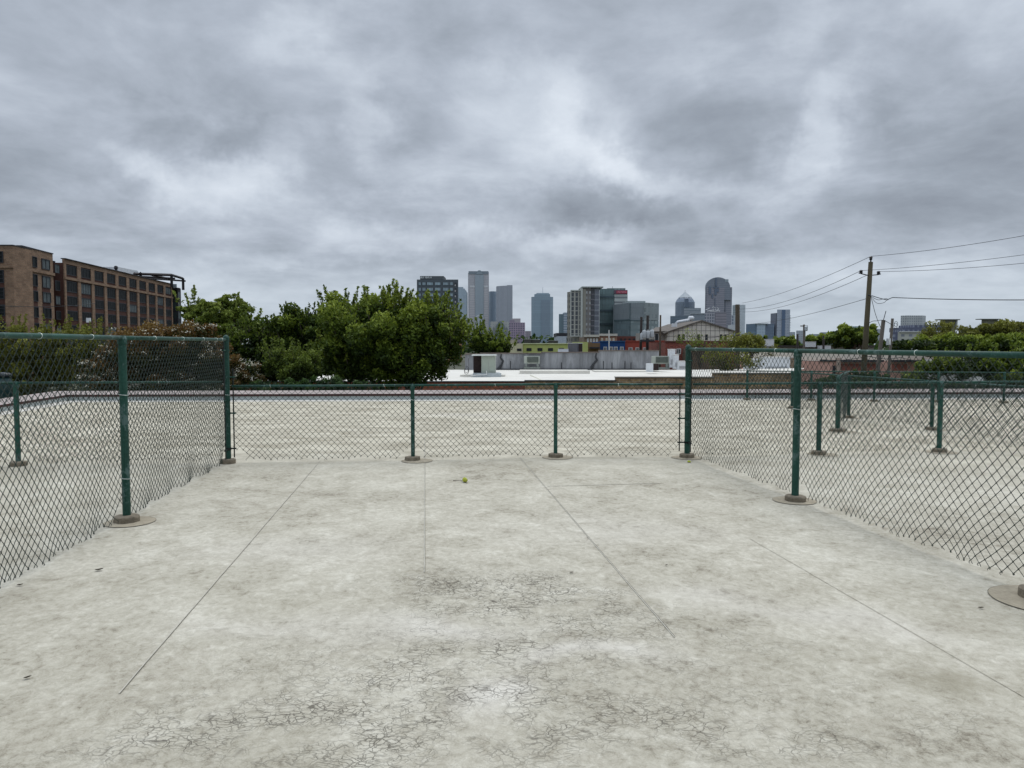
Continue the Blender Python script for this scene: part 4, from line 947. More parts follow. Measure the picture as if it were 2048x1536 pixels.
wire('lower slack loop of cable beside the pole', [(P(1745, 597, DP-.3), 0), (P(1756, 607, DP-.3), .05), (P(1770, 604, DP-.3), .03), (P(1776, 597, DP-.4), .0)], .012, 8)
wire('cable dropping from the tall pole to the short grey pole', [(P(1742, 592, DP-.3), 0), (P(1750, 625, DP), .02), (P(1762, 656, 41.7), .05)], .014, 8)
wire('arched cable looping over the two short grey poles', [(P(1737, 647, DP-.2), 0), (P(1752, 642, 40.5), -.05), (P(1768, 641, 41.8), -.03), (P(1784, 650, 42.6), -.02)], .016, 8)
wire('cable crossing low before the pink warehouse', [(P(1590, 720, 50), 0), (P(1740, 713, 41), .15), (P(1800, 715, 42), .1), (P(1960, 735, 38), .1)], .018)
wire('cable sloping from the wooden pole to the gabled building', [(P(1473, 663, 69.6), 0), (P(1410, 675, 97), .2)], .03)

# pole in alley: floodlight on the p2
fl_ = thing('flood_light', 'pale box floodlight fixed between the two short grey poles', 'lamp', tuple(P(1773, 683, 42)))
m = MB(); m.box(X(1770.5, 42), X(1776, 42), 41.7, 41.9, Z(690, 42), Z(677, 42)); m.build('housing', WM, fl_); m = MB(); m.box(X(1771.5, 42), X(1775, 42), 41.66, 41.69, Z(688.5, 42), Z(678.5, 42)); m.build('lens', M('lens', (.7, .7, .65), .2), fl_)

# right trees
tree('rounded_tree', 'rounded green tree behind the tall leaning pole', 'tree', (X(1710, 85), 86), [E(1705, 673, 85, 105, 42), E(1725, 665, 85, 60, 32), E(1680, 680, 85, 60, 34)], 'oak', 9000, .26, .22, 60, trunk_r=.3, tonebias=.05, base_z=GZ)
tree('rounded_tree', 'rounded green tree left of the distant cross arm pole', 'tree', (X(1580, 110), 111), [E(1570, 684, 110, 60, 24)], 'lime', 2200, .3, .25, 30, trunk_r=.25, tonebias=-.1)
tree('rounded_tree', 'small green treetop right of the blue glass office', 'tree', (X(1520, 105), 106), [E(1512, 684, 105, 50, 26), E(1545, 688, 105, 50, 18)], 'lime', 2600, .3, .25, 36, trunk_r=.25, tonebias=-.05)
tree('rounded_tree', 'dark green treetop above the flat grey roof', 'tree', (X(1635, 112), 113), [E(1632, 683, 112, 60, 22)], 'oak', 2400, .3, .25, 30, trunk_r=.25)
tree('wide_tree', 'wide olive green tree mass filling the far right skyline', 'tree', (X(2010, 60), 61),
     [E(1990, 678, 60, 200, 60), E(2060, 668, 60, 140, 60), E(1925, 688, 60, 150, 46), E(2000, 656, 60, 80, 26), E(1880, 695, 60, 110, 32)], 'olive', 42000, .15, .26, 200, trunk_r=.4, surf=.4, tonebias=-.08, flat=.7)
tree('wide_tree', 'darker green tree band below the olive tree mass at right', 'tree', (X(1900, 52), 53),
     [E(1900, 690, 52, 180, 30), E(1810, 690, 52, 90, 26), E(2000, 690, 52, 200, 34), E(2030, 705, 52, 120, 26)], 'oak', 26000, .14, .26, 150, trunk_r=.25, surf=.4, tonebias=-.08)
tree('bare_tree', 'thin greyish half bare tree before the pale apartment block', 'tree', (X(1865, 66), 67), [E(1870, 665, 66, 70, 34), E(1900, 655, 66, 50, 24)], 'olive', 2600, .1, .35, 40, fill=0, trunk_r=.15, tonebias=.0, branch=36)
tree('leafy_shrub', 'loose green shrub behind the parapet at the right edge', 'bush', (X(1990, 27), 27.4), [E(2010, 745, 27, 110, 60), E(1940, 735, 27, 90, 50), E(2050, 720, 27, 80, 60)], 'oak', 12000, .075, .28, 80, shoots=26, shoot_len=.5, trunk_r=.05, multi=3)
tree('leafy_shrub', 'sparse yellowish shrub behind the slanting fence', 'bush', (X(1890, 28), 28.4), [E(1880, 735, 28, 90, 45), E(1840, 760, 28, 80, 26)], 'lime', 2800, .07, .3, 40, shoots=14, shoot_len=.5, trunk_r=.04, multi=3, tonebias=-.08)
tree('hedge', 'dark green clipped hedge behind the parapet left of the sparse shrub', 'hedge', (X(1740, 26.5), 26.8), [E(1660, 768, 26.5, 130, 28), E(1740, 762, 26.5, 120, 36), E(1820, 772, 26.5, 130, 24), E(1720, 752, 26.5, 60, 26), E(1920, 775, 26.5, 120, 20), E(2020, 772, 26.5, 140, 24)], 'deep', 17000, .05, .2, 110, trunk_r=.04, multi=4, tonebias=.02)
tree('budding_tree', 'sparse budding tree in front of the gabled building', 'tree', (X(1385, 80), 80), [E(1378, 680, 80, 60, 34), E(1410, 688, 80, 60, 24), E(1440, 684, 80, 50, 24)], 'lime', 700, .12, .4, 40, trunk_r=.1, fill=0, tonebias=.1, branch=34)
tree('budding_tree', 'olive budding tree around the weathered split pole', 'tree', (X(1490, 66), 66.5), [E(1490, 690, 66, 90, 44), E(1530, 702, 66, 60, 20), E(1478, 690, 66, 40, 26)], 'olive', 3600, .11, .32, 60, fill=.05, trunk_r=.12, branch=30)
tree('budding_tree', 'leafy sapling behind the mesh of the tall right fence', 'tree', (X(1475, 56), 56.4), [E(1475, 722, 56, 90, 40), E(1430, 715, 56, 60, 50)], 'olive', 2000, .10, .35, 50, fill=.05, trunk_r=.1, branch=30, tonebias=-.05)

# ------------------------------------------------------------------ brick apartment block, left
def zA(y, D): return Z(y, D)
ab = thing('brick_apartment_block', 'long tan brick apartment block with dark windows at the far left', 'building', (-104, 175, GZ))
TB = MB_brick('apartment_brick', (.25, .158, .10), (.165, .10, .064), (.2, .145, .1), 1.3, .3); BRN = M('recess_brown', (.07, .03, .022), .85, .3, .3); NAV = M('recess_navy', (.012, .016, .022), .7, .3, .3); RBR = M('recess_redbrown', (.045, .016, .014), .85, .2, .3)
GLD = M('apartment_glass', (.008, .011, .012), .45, .4, .15, spec=.12); GLP = M('apartment_blind', (.10, .12, .125), .6, .5, .6, spec=.1)
A = Vector((-104.0, 175, 0)); Bp = Vector((-112.9, 250, 0)); dirA = (Bp-A).normalized(); LA = (Bp-A).length; nA = Vector((dirA.y, -dirA.x, 0))
top = 21.4
def fbox(th, name, mat, o, d, u0, u1, w0, w1, z0, z1):
    nn = Vector((d.y, -d.x, 0)); p = [o+d*u0+nn*w1, o+d*u1+nn*w1, o+d*u1+nn*w0, o+d*u0+nn*w0]; m = MB(); m.prism([(q.x, q.y) for q in p], z0, z1, 0, 0, u0); return m.build(name, mat, th)
fbox(ab, 'wall', BRN, A, dirA, 0, LA, -22, 0, GZ, top-.9)
bays = 10; bw = LA/bays; led = 17.35
fbox(ab, 'top_band', TB, A, dirA, 0, LA, -.2, .25, 20.35, top)
fbox(ab, 'ledge', TB, A, dirA, -.1, LA+.3, .0, .42, 16.75, led)
fbox(ab, 'parapet_cap', FRD, A, dirA, -.1, LA+.1, -.5, .6, top+.003, top+.18)
rows = [(17.9, 20.2), (13.9, 16.5), (10.7, 13.0), (7.3, 9.6), (3.9, 6.2), (.5, 2.8)]
for i in range(bays+1):
    u = i*bw; hw = .78
    fbox(ab, 'pilaster', TB, A, dirA, max(0, u-hw), min(LA, u+hw), .002, .26, GZ, 16.745)
    fbox(ab, 'pilaster', TB, A, dirA, max(0, u-hw*1.25), min(LA, u+hw*1.25), .002, .24, led+.004, 20.345)
for i in range(bays):
    a_, b_ = A+dirA*(i*bw+1.05), A+dirA*((i+1)*bw-1.05)
    for r_, (z0, z1) in enumerate(rows):
        gm = GLD if random.random() < .82 else GLP
        window(ab, (a_.x, a_.y), (b_.x, b_.y), z0, z1, gm, FRD, .2, 3 if r_ else 2, 0, pr=.1)
# pavilion B
pv = thing('brick_apartment_block', 'projecting brick wing of the apartment block with two window columns', 'building', (-101, 156, GZ))
o1 = Vector((X(50, 155), 155, 0)); e1_ = Vector((X(111, 168.5), 168.5, 0)); dB = (e1_-o1).normalized(); LB = (e1_-o1).length; tB = 21.7
fbox(pv, 'wall', TB, o1, dB, 0, LB, -.9, 0, GZ, tB)
fbox(pv, 'parapet_cap', FRD, o1, dB, -.1, LB+.1, -1.0, .15, tB+.003, tB+.2)
fbox(pv, 'ledge', TB, o1, dB, -.1, LB+.1, .003, .35, 16.9, 17.5)
for c_ in (.17, .6):
    u = LB*c_; wv_ = LB*.27
    for r_, (z0, z1) in enumerate(rows[:5]):
        a_, b_ = o1+dB*u, o1+dB*(u+wv_); window(pv, (a_.x, a_.y), (b_.x, b_.y), z0, z1, GLD if random.random() < .5 else GLP, FRD, .18, 1, 0, pr=.2)
        if 0 < r_ < 4: fbox(pv, 'spandrel', BRN, o1, dB, u, u+wv_, .003, .05, rows[r_+1][1]+.02, z0-.02)
# recess + pavilion A
fbox(pv, 'recess_wall', RBR, Vector((-116, 158, 0)), Vector((1, 0, 0)), 0, 14.05, -5, 0, GZ, 21.2)
fbox(ab, 'stair_recess', NAV, Vector((X(106, 172), 171.5, 0)), dirA, 0, 5, -12, -.9, GZ, 21.0)
for r_, (z0, z1) in enumerate(rows[:5]):
    a_ = Vector((X(114, 170.5), 172, 0))+nA*(-.85); b_ = a_+dirA*2.2; window(ab, (a_.x, a_.y), (b_.x, b_.y), z0, z1-.3, GLP if r_ % 2 == 0 else GLD, FRD, .14, 1, 0, pr=.1)
pa = thing('brick_apartment_block', 'nearest brick wing of the apartment block cut off by the left edge of view', 'building', (-105, 150, GZ))
oA = Vector((-118, 151, 0)); xr = X(32, 151)
fbox(pa, 'wall', TB, oA, Vector((1, 0, 0)), 0, xr+118, -6, 0, GZ, 21.3)
fbox(pa, 'parapet_cap', FRD, oA, Vector((1, 0, 0)), -.1, xr+118.1, -6, .12, 21.304, 21.5)
fbox(pa, 'ledge', TB, oA, Vector((1, 0, 0)), -.1, xr+118.1, .003, .3, 16.9, 17.4)
for r_, (z0, z1) in enumerate(rows[:5]):
    a0, a1 = X(1, 151)-2.8, X(13, 151); window(pa, (a0, 151), (a1, 151), z0, z1, GLD, FRD, .16, 2, 2, pr=.15)
    if 0 < r_ < 4: fbox(pa, 'spandrel', BRN, Vector((0, 151, 0)), Vector((1, 0, 0)), a0, a1, .003, .05, rows[r_+1][1]+.02, z0-.02)
# roof items
cr_ = thing('roof_penthouse', 'pale grey box penthouse on the roof of the brick apartment block', 'penthouse', (X(222, 225), 226, 21)); m = MB(); m.box(X(196, 222), X(247, 226), 224, 236, 20.6, Z(534.5, 225)); m.build('wall', M('pale_pent', (.6, .64, .66), .7), cr_)
m = MB(); m.tube([P(232, 546, 223), P(232, 538, 223)], .3, 8); m.lathe(P(232, 539, 223), [(.3, 0), (.55, .3), (.5, .9), (.2, 1.1)], 10); m.build('flue', FRD, cr_)
STL = M('black_steel', (.012, .01, .012), .6)
pg = thing('roof_pergola', 'black steel pergola over the roof terrace at the end of the brick block', 'pergola', (X(330, 240), 240, 21))
def beam(a, b, r): m = MB(); m.tube([a, b], r, 4); m.build('beam', STL, pg)
Tl, Tm, Tr = P(252, 547, 232), P(343, 550, 240), P(366, 557, 252); Bl, Bm, Br2 = P(270, 553, 262), P(343, 562, 262), P(371, 562, 262)
beam(Tl, Tm, .42); beam(Tm, Tr, .42); beam(P(262, 552, 250), P(350, 557, 250), .3); beam(P(285, 556, 262), P(371, 562, 262), .3); beam(P(281, 546, 234), P(281, 553, 252), .4); beam(P(300, 549, 236), P(340, 558, 256), .35)
for q, y in ((Tm, 575), (Tr, 580), (P(281, 548, 236), 560)):
    m = MB(); m.tube([q, Vector((q.x, q.y, Z(y, q.y)))], .45, 4); m.build('post', STL, pg)
tr_ = thing('terrace_tower', 'dark glazed terrace tower at the far end of the brick block', 'building', (X(355, 255), 255, GZ)); m = MB(); m.box(X(345, 252), X(368, 256), 252, 254.5, GZ, Z(576, 252)); m.build('wall', MG('terrace_dark', (.012, .014, .018), (.03, .05, .05), 2.4, 3.4, .7, .6), tr_)
m = MB(); m.box(X(345, 252), X(373, 256), 250, 252-.01, Z(580, 252), Z(576, 252)); m.build('balcony', STL, tr_); m = MB(); m.box(X(346, 252), X(372, 256), 249.9, 250-.01, Z(576, 252)+.01, Z(569, 252)); m.build('railing', M('rail_glass', (.22, .26, .28), .3), tr_)
sw = thing('street_sign', 'small white street lamp head rising among the shrub tops at left', 'lamp', tuple(P(180, 643, 60))); m = MB(); m.tube([Vector((P(180, 640, 60).x, 60, GZ)), P(180, 640, 60)], .05, 6); m.build('pole', INS, sw); m = MB(); m.box(X(176.5, 60), X(183.5, 60), 59.8, 60, Z(645, 60), Z(636, 60)); m.build('head', WM, sw)
wire('pale service wire crossing in front of the brick block', [(P(-20, 610.5, 55), 0), (P(150, 611, 58), .1), (P(190, 607, 60), .0)], .02)

# ------------------------------------------------------------------ skyline
def tower(name, label, pts, ytop, yref, wall, parts=None, cat='skyscraper', roofm=None):
    """pts: (px, D) counter-clockwise seen from above, front first; ytop at depth yref"""
    poly_ = [(X(a, d), d) for a, d in pts]; cx = sum(p[0] for p in poly_)/len(poly_); cy = min(p[1] for p in poly_)
    th = thing(name, label, cat, (cx, cy, GZ)); m = MB(); m.prism(poly_, GZ, Z(ytop, yref), 0, 1); m.build('tower_body', [wall, roofm or wall], th); return th
def bx(a, b, D, dep): return [(a, D), (b, D), (b*1.0+(1024-b)*dep/(D+dep)*0, D+dep), (a, D+dep)]
def slab(th, name, mat, xa, xb, ya, yb, D, dep):
    m = MB(); m.prism([(X(xa, D), D), (X(xb, D), D), (X(xb, D), D+dep), (X(xa, D), D+dep)], Z(yb, D), Z(ya, D), 0, 0); return m.build(name, mat, th)
HZ = lambda c, k: tuple(a*(1-k)+b*k for a, b in zip(c, (.42, .46, .5)))
# A dark office with windows
DA = 600; CH = M('charcoal_wall', (.05, .06, .066), .7, .12, .05)
oa = tower('office_building', 'charcoal office block with rows of pale blue windows and an open corner column', bx(834.5, 917, DA, 40), 559, DA, CH, cat='office building')
slab(oa, 'penthouse', M('charcoal_pent', (.055, .058, .055), .7), 841, 888, 552, 558.8, DA+6, 20)
OFG = M('office_glass', (.34, .46, .52), .2, .35, .08, spec=.6)
xs = [(837.5, 843), (845, 852.5), (854.5, 867), (870, 882), (886, 898), (899.5, 907)]
for r_ in range(8):
    z1 = Z(563.5+r_*11.1, DA); z0 = Z(571+r_*11.1, DA)
    for a, b in xs: window(oa, (X(a, DA), DA), (X(b, DA), DA), z0, z1, OFG, CH, .35, max(1, int((b-a)/3.2)), 0, pr=.3)
    if r_ < 6:
        slab(oa, 'loggia', M('loggia_black', (.008, .008, .009), .8), 909.5, 914, 565+r_*11, 572.5+r_*11, DA-.3, .29)
        slab(oa, 'loggia_panel', M('loggia_pale', (.4, .38, .38), .7), 909.8, 912.3, 569+r_*11, 572.4+r_*11, DA-.5, .19)
# roof sign: unreadable small white letters
SG = M('sign_white', (.75, .78, .75), .6)
sgn = MB()
for i, (xx, w_) in enumerate(((842.3, 1.6), (844.6, 1.5), (846.8, 1.4), (850.8, .8), (852.4, 1.7), (854.9, 1.5), (857.2, 1.5), (859.4, .9), (862, 1.7))):
    D_ = DA+5.8; a, b = X(xx, D_), X(xx+w_, D_); za, zb = Z(556.8, D_), Z(553.4, D_); st = (b-a)*.3
    sgn.box(a, a+st, D_-.3, D_, za, zb)
    if i % 3 != 1: sgn.box(b-st, b, D_-.3, D_, za, zb)
    if i % 2 == 0: sgn.box(a+st, b-st if i % 3 != 1 else b, D_-.3, D_, zb-.35, zb)
    if i % 3 == 1: sgn.box(a+st, b, D_-.3, D_, za, za+.35)
    if i % 4 == 0: sgn.box(a+st, b-st, D_-.3, D_, (za+zb)/2-.2, (za+zb)/2+.2)
sgn.build('sign_letters', SG, oa)
# B pale glass stepped
PB = MG('pale_glass', (.24, .30, .34), (.30, .37, .42), 6, 4, .85, .8, .08)
tb = tower('glass_tower', 'pale blue glass tower with stepped right shoulder behind the charcoal office', bx(905, 927, 1900, 30), 574, 1900, PB)
for a, b, y in ((926.9, 929.5, 577), (929.4, 932, 580.5), (931.9, 934, 584)): slab(tb, 'step', PB, a, b, y, 694, 1900.5, 29)
# C tower with arch top
ST = MG('stone_tower', (.40, .36, .35), (.25, .25, .27), 2.2, 4.2, .5, .35, .2); GLC = MG('grey_glass', (.22, .25, .26), (.25, .29, .31), 3, 4, .8, .85, .1); DS = M('dark_stone', (.11, .125, .13), .7)
tc_ = tower('arched_tower', 'tall pinkish grey tower with a rounded crown piece and an arched entrance panel', bx(936.5, 978, 1900, 45), 545.5, 1900, ST)
slab(tc_, 'crown_band', DS, 937.5, 977, 542.3, 545.4, 1901, 43)
slab(tc_, 'crown_edge', DS, 937.8, 976.8, 545.5, 548.3, 1899.2, .7)
slab(tc_, 'glass_strip', GLC, 950.5, 967.5, 549.5, 690, 1897.5, 2.4)
m = MB(); Dq = 1897; cxp, ryy = 958.8, 5.5
pts = [P(cxp+ryy*math.cos(a), 545.5-5*math.sin(a), Dq) for a in [PI*i/16 for i in range(17)]]; fr_ = [(p.x, p.z) for p in pts]
pf2 = [P(cxp-ryy-1.5, 549, Dq), P(cxp+ryy+1.5, 549, Dq)]
ply = [(pf2[0].x, Dq, pf2[0].z), (pf2[1].x, Dq, pf2[1].z)]+[(p.x, Dq, p.z) for p in pts]
m.poly(ply); m.poly([(q[0], Dq+30, q[2]) for q in reversed(ply)])
for i in range(len(ply)): a, b = ply[i], ply[(i+1) % len(ply)]; m.quad(a, (a[0], Dq+30, a[2]), (b[0], Dq+30, b[2]), b)
m.build('rounded_crown', M('crown_dark', (.16, .19, .20), .5), tc_)
for a, b in ((940, 950), (967.8, 976)):
    slab(tc_, 'setback_ledge', M('pale_ledge', (.6, .58, .56), .7), a, b, 571.5, 574.5, 1898.6, 1.2)
    slab(tc_, 'bay', MG('stone_bands', (.46, .41, .39), (.33, .31, .31), 40, 4.4, 1.0, .35, .1), a, b, 574.6, 692, 1899, .9)
def archp(th, name, mat, cx_, w_, ys, yb, D, dep, hh=None):
    hh = hh or w_; m = MB(); tp_ = [P(cx_+w_*math.cos(a), ys-hh*math.sin(a), D) for a in [PI*i/16 for i in range(17)]]
    pl = [(X(cx_-w_, D), D, Z(yb, D)), (X(cx_+w_, D), D, Z(yb, D))]+[(p.x, D, p.z) for p in tp_]
    m.poly(pl, 0, [(q[0], q[2]) for q in pl]); n_ = len(pl)
    for i in range(n_): a, b = pl[i], pl[(i+1) % n_]; m.quad(a, (a[0], D+dep, a[2]), (b[0], D+dep, b[2]), b, 0, [(a[0], a[2]), (a[0]+dep, a[2]), (b[0]+dep, b[2]), (b[0], b[2])])
    return m.build(name, mat, th)
archp(tc_, 'arch_surround', M('arch_pale', (.55, .53, .53), .7), 959, 8.6, 638, 692, 1895, 2)
archp(tc_, 'arch_glass', MG('arch_glass', (.42, .44, .46), (.36, .40, .42), 2.5, 4, .8, .8, .08), 959, 7.2, 639, 692, 1893, 1.5)
# D, E
NV = MG('navy_glass', (.05, .08, .12), (.06, .10, .15), 3, 4, .85, .7, .15)
cyl = [(979+6.5-7.5*math.cos(PI*i/8)*1.0, 2000-18*math.sin(PI*i/8)) for i in range(9)]
td = tower('round_tower', 'dark navy round glass tower between the arched tower and the faceted one', cyl+[(993, 2020), (978, 2020)], 583.5, 2000, NV)
slab(td, 'lower_block', M('navy_low', (.09, .11, .16), .6), 976, 981, 604, 692, 2003, 15); slab(td, 'pale_back', M('navy_pale', (.22, .27, .32), .6), 976.5, 980, 590, 604, 2010, 8)
FT = MG('faceted_stone', (.34, .33, .35), (.17, .18, .21), 3.4, 400, .45, 1.0, .2)
te = tower('faceted_tower', 'grey faceted stone tower with vertical window strips and slanted top', [(992.5, 1850), (996, 1838), (1014, 1820), (1025, 1822), (1025, 1860), (993, 1865)], 571, 1820, FT)
slab(te, 'side_face', M('faceted_side', (.27, .27, .29), .7), 1014.2, 1024.8, 570.2, 692, 1819, .8)
# F beige with glass gable
tf = tower('gable_front_office', 'pale stone office with a dark glass gable shaped front', bx(981, 1018, 1200, 30), 643, 1200, MG('beige_stone', (.36, .35, .31), (.3, .3, .28), 4, 4, .5, .5, .1), cat='office building')
m = MB(); D_ = 1198; pl = [P(991.5, 692, D_), P(1009.5, 692, D_), P(1009.5, 652, D_), P(1003, 642.5, D_), P(998, 642.5, D_), P(991.5, 652, D_)]; m.poly(pl, 0, [(q.x, q.z) for q in pl]); m.build('glass_front', MG('dark_green_glass', (.09, .11, .10), (.10, .13, .12), 3, 3.6, .8, .8, .15), tf)
for a in (986, 1012): slab(tf, 'side_glazing', M('side_glz', (.12, .13, .12), .5), a, a+3, 655, 692, 1198.5, 1.4)
# G pink grid
tg = tower('pink_grid_office', 'pinkish purple office block with square window grid', bx(1018.3, 1050, 1300, 30), 645, 1300, MG('pink_grid', (.32, .20, .27), (.08, .05, .09), 3.9, 3.9, .68, .68, .3), cat='office building')
slab(tg, 'upper_step', M('pink_step', (.37, .31, .31), .7), 1024, 1041, 637, 644.9, 1302, 20); slab(tg, 'upper_step', M('pink_step2', (.25, .17, .22), .7), 1019, 1029, 640, 644.9, 1301, 20)
tsm = tower('small_office', 'small dull pink office between the grid block and the glass tower', bx(1050.3, 1062, 1350, 20), 662, 1350, MG('dull_pink', (.27, .22, .23), (.16, .14, .16), 3.5, 3.5, .5, .5, .2), cat='office building')
# H blue glass tower
HG = MG('blue_glass', (.14, .20, .24), (.17, .25, .31), 60, 4, 1.0, .6, .12)
hh_ = tower('glass_tower', 'blue glass tower with raised middle and roof antenna, standing alone', [(1062.5, 1712), (1070, 1700), (1099, 1700), (1106, 1712), (1106, 1740), (1062.5, 1740)], 593.3, 1700, HG)
slab(hh_, 'raised_core', HG, 1069, 1100, 588, 692, 1698, 30); slab(hh_, 'crown', M('glass_crown', (.26, .32, .34), .5), 1073, 1098, 586, 587.9, 1702, 20)
slab(hh_, 'dark_bay', MG('blue_glass_dark', (.10, .14, .18), (.12, .17, .22), 60, 4, 1.0, .6, .1), 1082, 1099.6, 600, 692, 1697, .9)
m = MB(); m.tube([P(1085.5, 586, 1710), P(1085.5, 573.5, 1710)], [.6, .35], 6); m.build('antenna', M('antenna_grey', (.35, .37, .39), .6), hh_)
# I
ti = tower('small_glass_office', 'small dark teal office left of the tan residential tower', bx(1117.5, 1127, 1000, 25), 628, 1000, MG('teal_dark', (.05, .09, .11), (.07, .12, .14), 4, 4, .8, .8, .1), cat='office building')
slab(ti, 'light_side', MG('light_bands', (.30, .34, .38), (.14, .18, .24), 40, 3.4, 1.0, .4, .1), 1127.1, 1134, 625, 692, 999, 20)
sh = simple('blue_shed', 'low pale blue shed with dark flat roof below the tan residential tower', (1114, 1133, 672.5), 300, 20, M('blue_white', (.38, .42, .46), .7)); slab(sh, 'dark_roof', FRD, 1113, 1134, 666, 672.4, 300, 22)
# J residential
DJ = 500
RS = M('tan_render', (.27, .25, .20), .85, .12, .05); RSG = MG('tan_windows', (.17, .15, .125), (.06, .065, .07), 2.9, 3.7, .5, .6, .4)
tj = tower('residential_tower', 'tan residential high rise with pale frame fins, dark balconies and white corner slab', [(1134, 512), (1142, 506), (1175, 500), (1175, 530), (1134, 540)], 583, 506, MG('tan_left', (.22, .20, .155), (.12, .11, .09), 3, 3.7, .5, .5, .3))
slab(tj, 'balcony_bay', MG('balcony_grid', (.36, .35, .30), (.03, .03, .035), 2.65, 3.05, .62, .85, .3, oz=.5), 1142.5, 1161, 582, 672, 499, .9)
fr2 = M('pale_fin', (.46, .47, .43), .7)
slab(tj, 'frame_fin', fr2, 1141, 1142.4, 580.5, 673, 498.5, 3); slab(tj, 'frame_fin', fr2, 1161.2, 1165, 576.5, 675, 497, 6); slab(tj, 'frame_top', fr2, 1141, 1161.1, 579.8, 581.9, 498.4, 1.4); slab(tj, 'frame_bottom', fr2, 1141, 1161.1, 671.2, 673, 498.4, 1.4)
slab(tj, 'corner_slab', RS, 1165.2, 1171.5, 577, 680, 498, 20)
slab(tj, 'window_bay', MG('tan_window_bay', (.16, .14, .125), (.33, .34, .34), 2.1, 3.5, .42, .45, .6), 1171.7, 1181, 575, 680, 498.6, 20)
slab(tj, 'balcony_stack', MG('balcony_stack', (.17, .15, .17), (.02, .018, .022), 6.2, 3.5, .55, .85, .3), 1181.2, 1188.5, 577, 680, 499.5, 19)
slab(tj, 'balcony_side', MG('balcony_side', (.19, .20, .22), (.10, .105, .13), 4.5, 3.5, .7, .7, .4), 1188.6, 1198, 577, 680, 499, 19)
slab(tj, 'roof_fascia', M('pale_cap', (.36, .38, .35), .7), 1163, 1206, 572.8, 575, 497, 25)
# K
tk = tower('teal_glass_office', 'teal glass office block with a red sign board at the top', bx(1198.3, 1228, 520, 30), 577.5, 520, MG('teal_glass', (.07, .115, .11), (.085, .145, .14), 2.2, 3.6, .75, .85, .2), cat='office building')
for y in (591.5, 619, 646): slab(tk, 'dark_band', M('teal_band', (.03, .06, .065), .5), 1198.5, 1227.5, y, y+4, 519.4, .5)
slab(tk, 'right_wing', MG('stone_bands2', (.40, .43, .40), (.13, .14, .14), 100, 3.3, 1.0, .4, .2), 1228.2, 1254.5, 588.2, 692, 519, 28); slab(tk, 'top_storey', MG('teal_top', (.12, .16, .15), (.16, .22, .21), 2.4, 6, .7, .7, .2), 1214, 1250, 576.3, 580, 522, 20)
slab(tk, 'sign_board', M('sign_dark', (.09, .035, .055), .6), 1228.2, 1254.3, 580, 588, 518.5, 10); slab(tk, 'sign_red', M('sign_red', (.34, .025, .05), .5, .3, .3), 1232, 1253.5, 581.5, 587, 518.1, .3)
sgn = MB()
for i in range(6):
    D_ = 517.9; a = X(1235+i*2.8, D_); st = .22; za, zb = Z(585.7, D_), Z(582.6, D_); wd = .75
    sgn.box(a, a+st, D_-.1, D_, za, zb); sgn.box(a+st, a+wd, D_-.1, D_, (za if i % 2 else zb-st), (za+st if i % 2 else zb))
    if i % 3 == 0: sgn.box(a+wd-st, a+wd, D_-.12, D_-.01, za+st, zb-st)
sgn.build('sign_letters', M('sign_pink', (.55, .2, .25), .5), tk)
m = MB(); m.tube([P(1225, 577, 521), P(1225, 573, 521)], .12, 5); m.build('antenna', FRD, tk)
# L
tl = tower('angled_glass_office', 'wide angled grey glass office block with lower dark storeys', [(1226, 500), (1260, 480), (1287, 483), (1316, 495), (1316, 530), (1226, 530)], 606, 480, MG('grey_curtain', (.135, .155, .165), (.165, .19, .20), 1.6, 3.6, .7, .9, .12), cat='office building')
def facetp(th, name, mat, a, b, ya, yb, off=.6):
    (xa, da), (xb, db) = a, b; p = Vector((X(xa, da), da, 0)); q = Vector((X(xb, db), db, 0)); d = (q-p).normalized(); n_ = Vector((d.y, -d.x, 0)); return fbox(th, name, mat, p, d, 0, (q-p).length, .01, off, Z(yb, da), Z(ya, da))
facetp(tl, 'lower_glass', MG('low_glass', (.06, .09, .095), (.09, .13, .14), 2.2, 3.8, .85, .8, .35), (1229, 498), (1260, 480), 641, 692, .5)
facetp(tl, 'lower_glass', MG('low_glass2', (.12, .16, .16), (.15, .19, .19), 2.6, 3.8, .85, .6, .5), (1260, 480), (1287, 483), 641, 692, .5)
facetp(tl, 'right_face', MG('right_curtain', (.22, .25, .25), (.17, .20, .20), 4.2, 3.7, .5, .7, .35), (1287, 483), (1316, 495), 605, 640, .4)
facetp(tl, 'lower_glass', MG('right_low', (.16, .20, .20), (.24, .28, .27), 4.2, 3.7, .6, .6, .4), (1287, 483), (1316, 495), 641, 692, .4)
facetp(tl, 'dark_band', M('teal_band', (.03, .06, .065)), (1229, 498), (1260, 480), 640, 642.5, .8); facetp(tl, 'dark_band', M('teal_band', (.03, .06, .065)), (1260, 480), (1287, 483), 640, 641.5, .8)
slab(tl, 'corner_line', M('teal_band', (.03, .06, .065)), 1259, 1260.4, 606, 690, 479, 1)
slab(tl, 'roof_plant', M('plant_pale', (.3, .34, .33), .7), 1253, 1290, 602, 606, 492, 20)
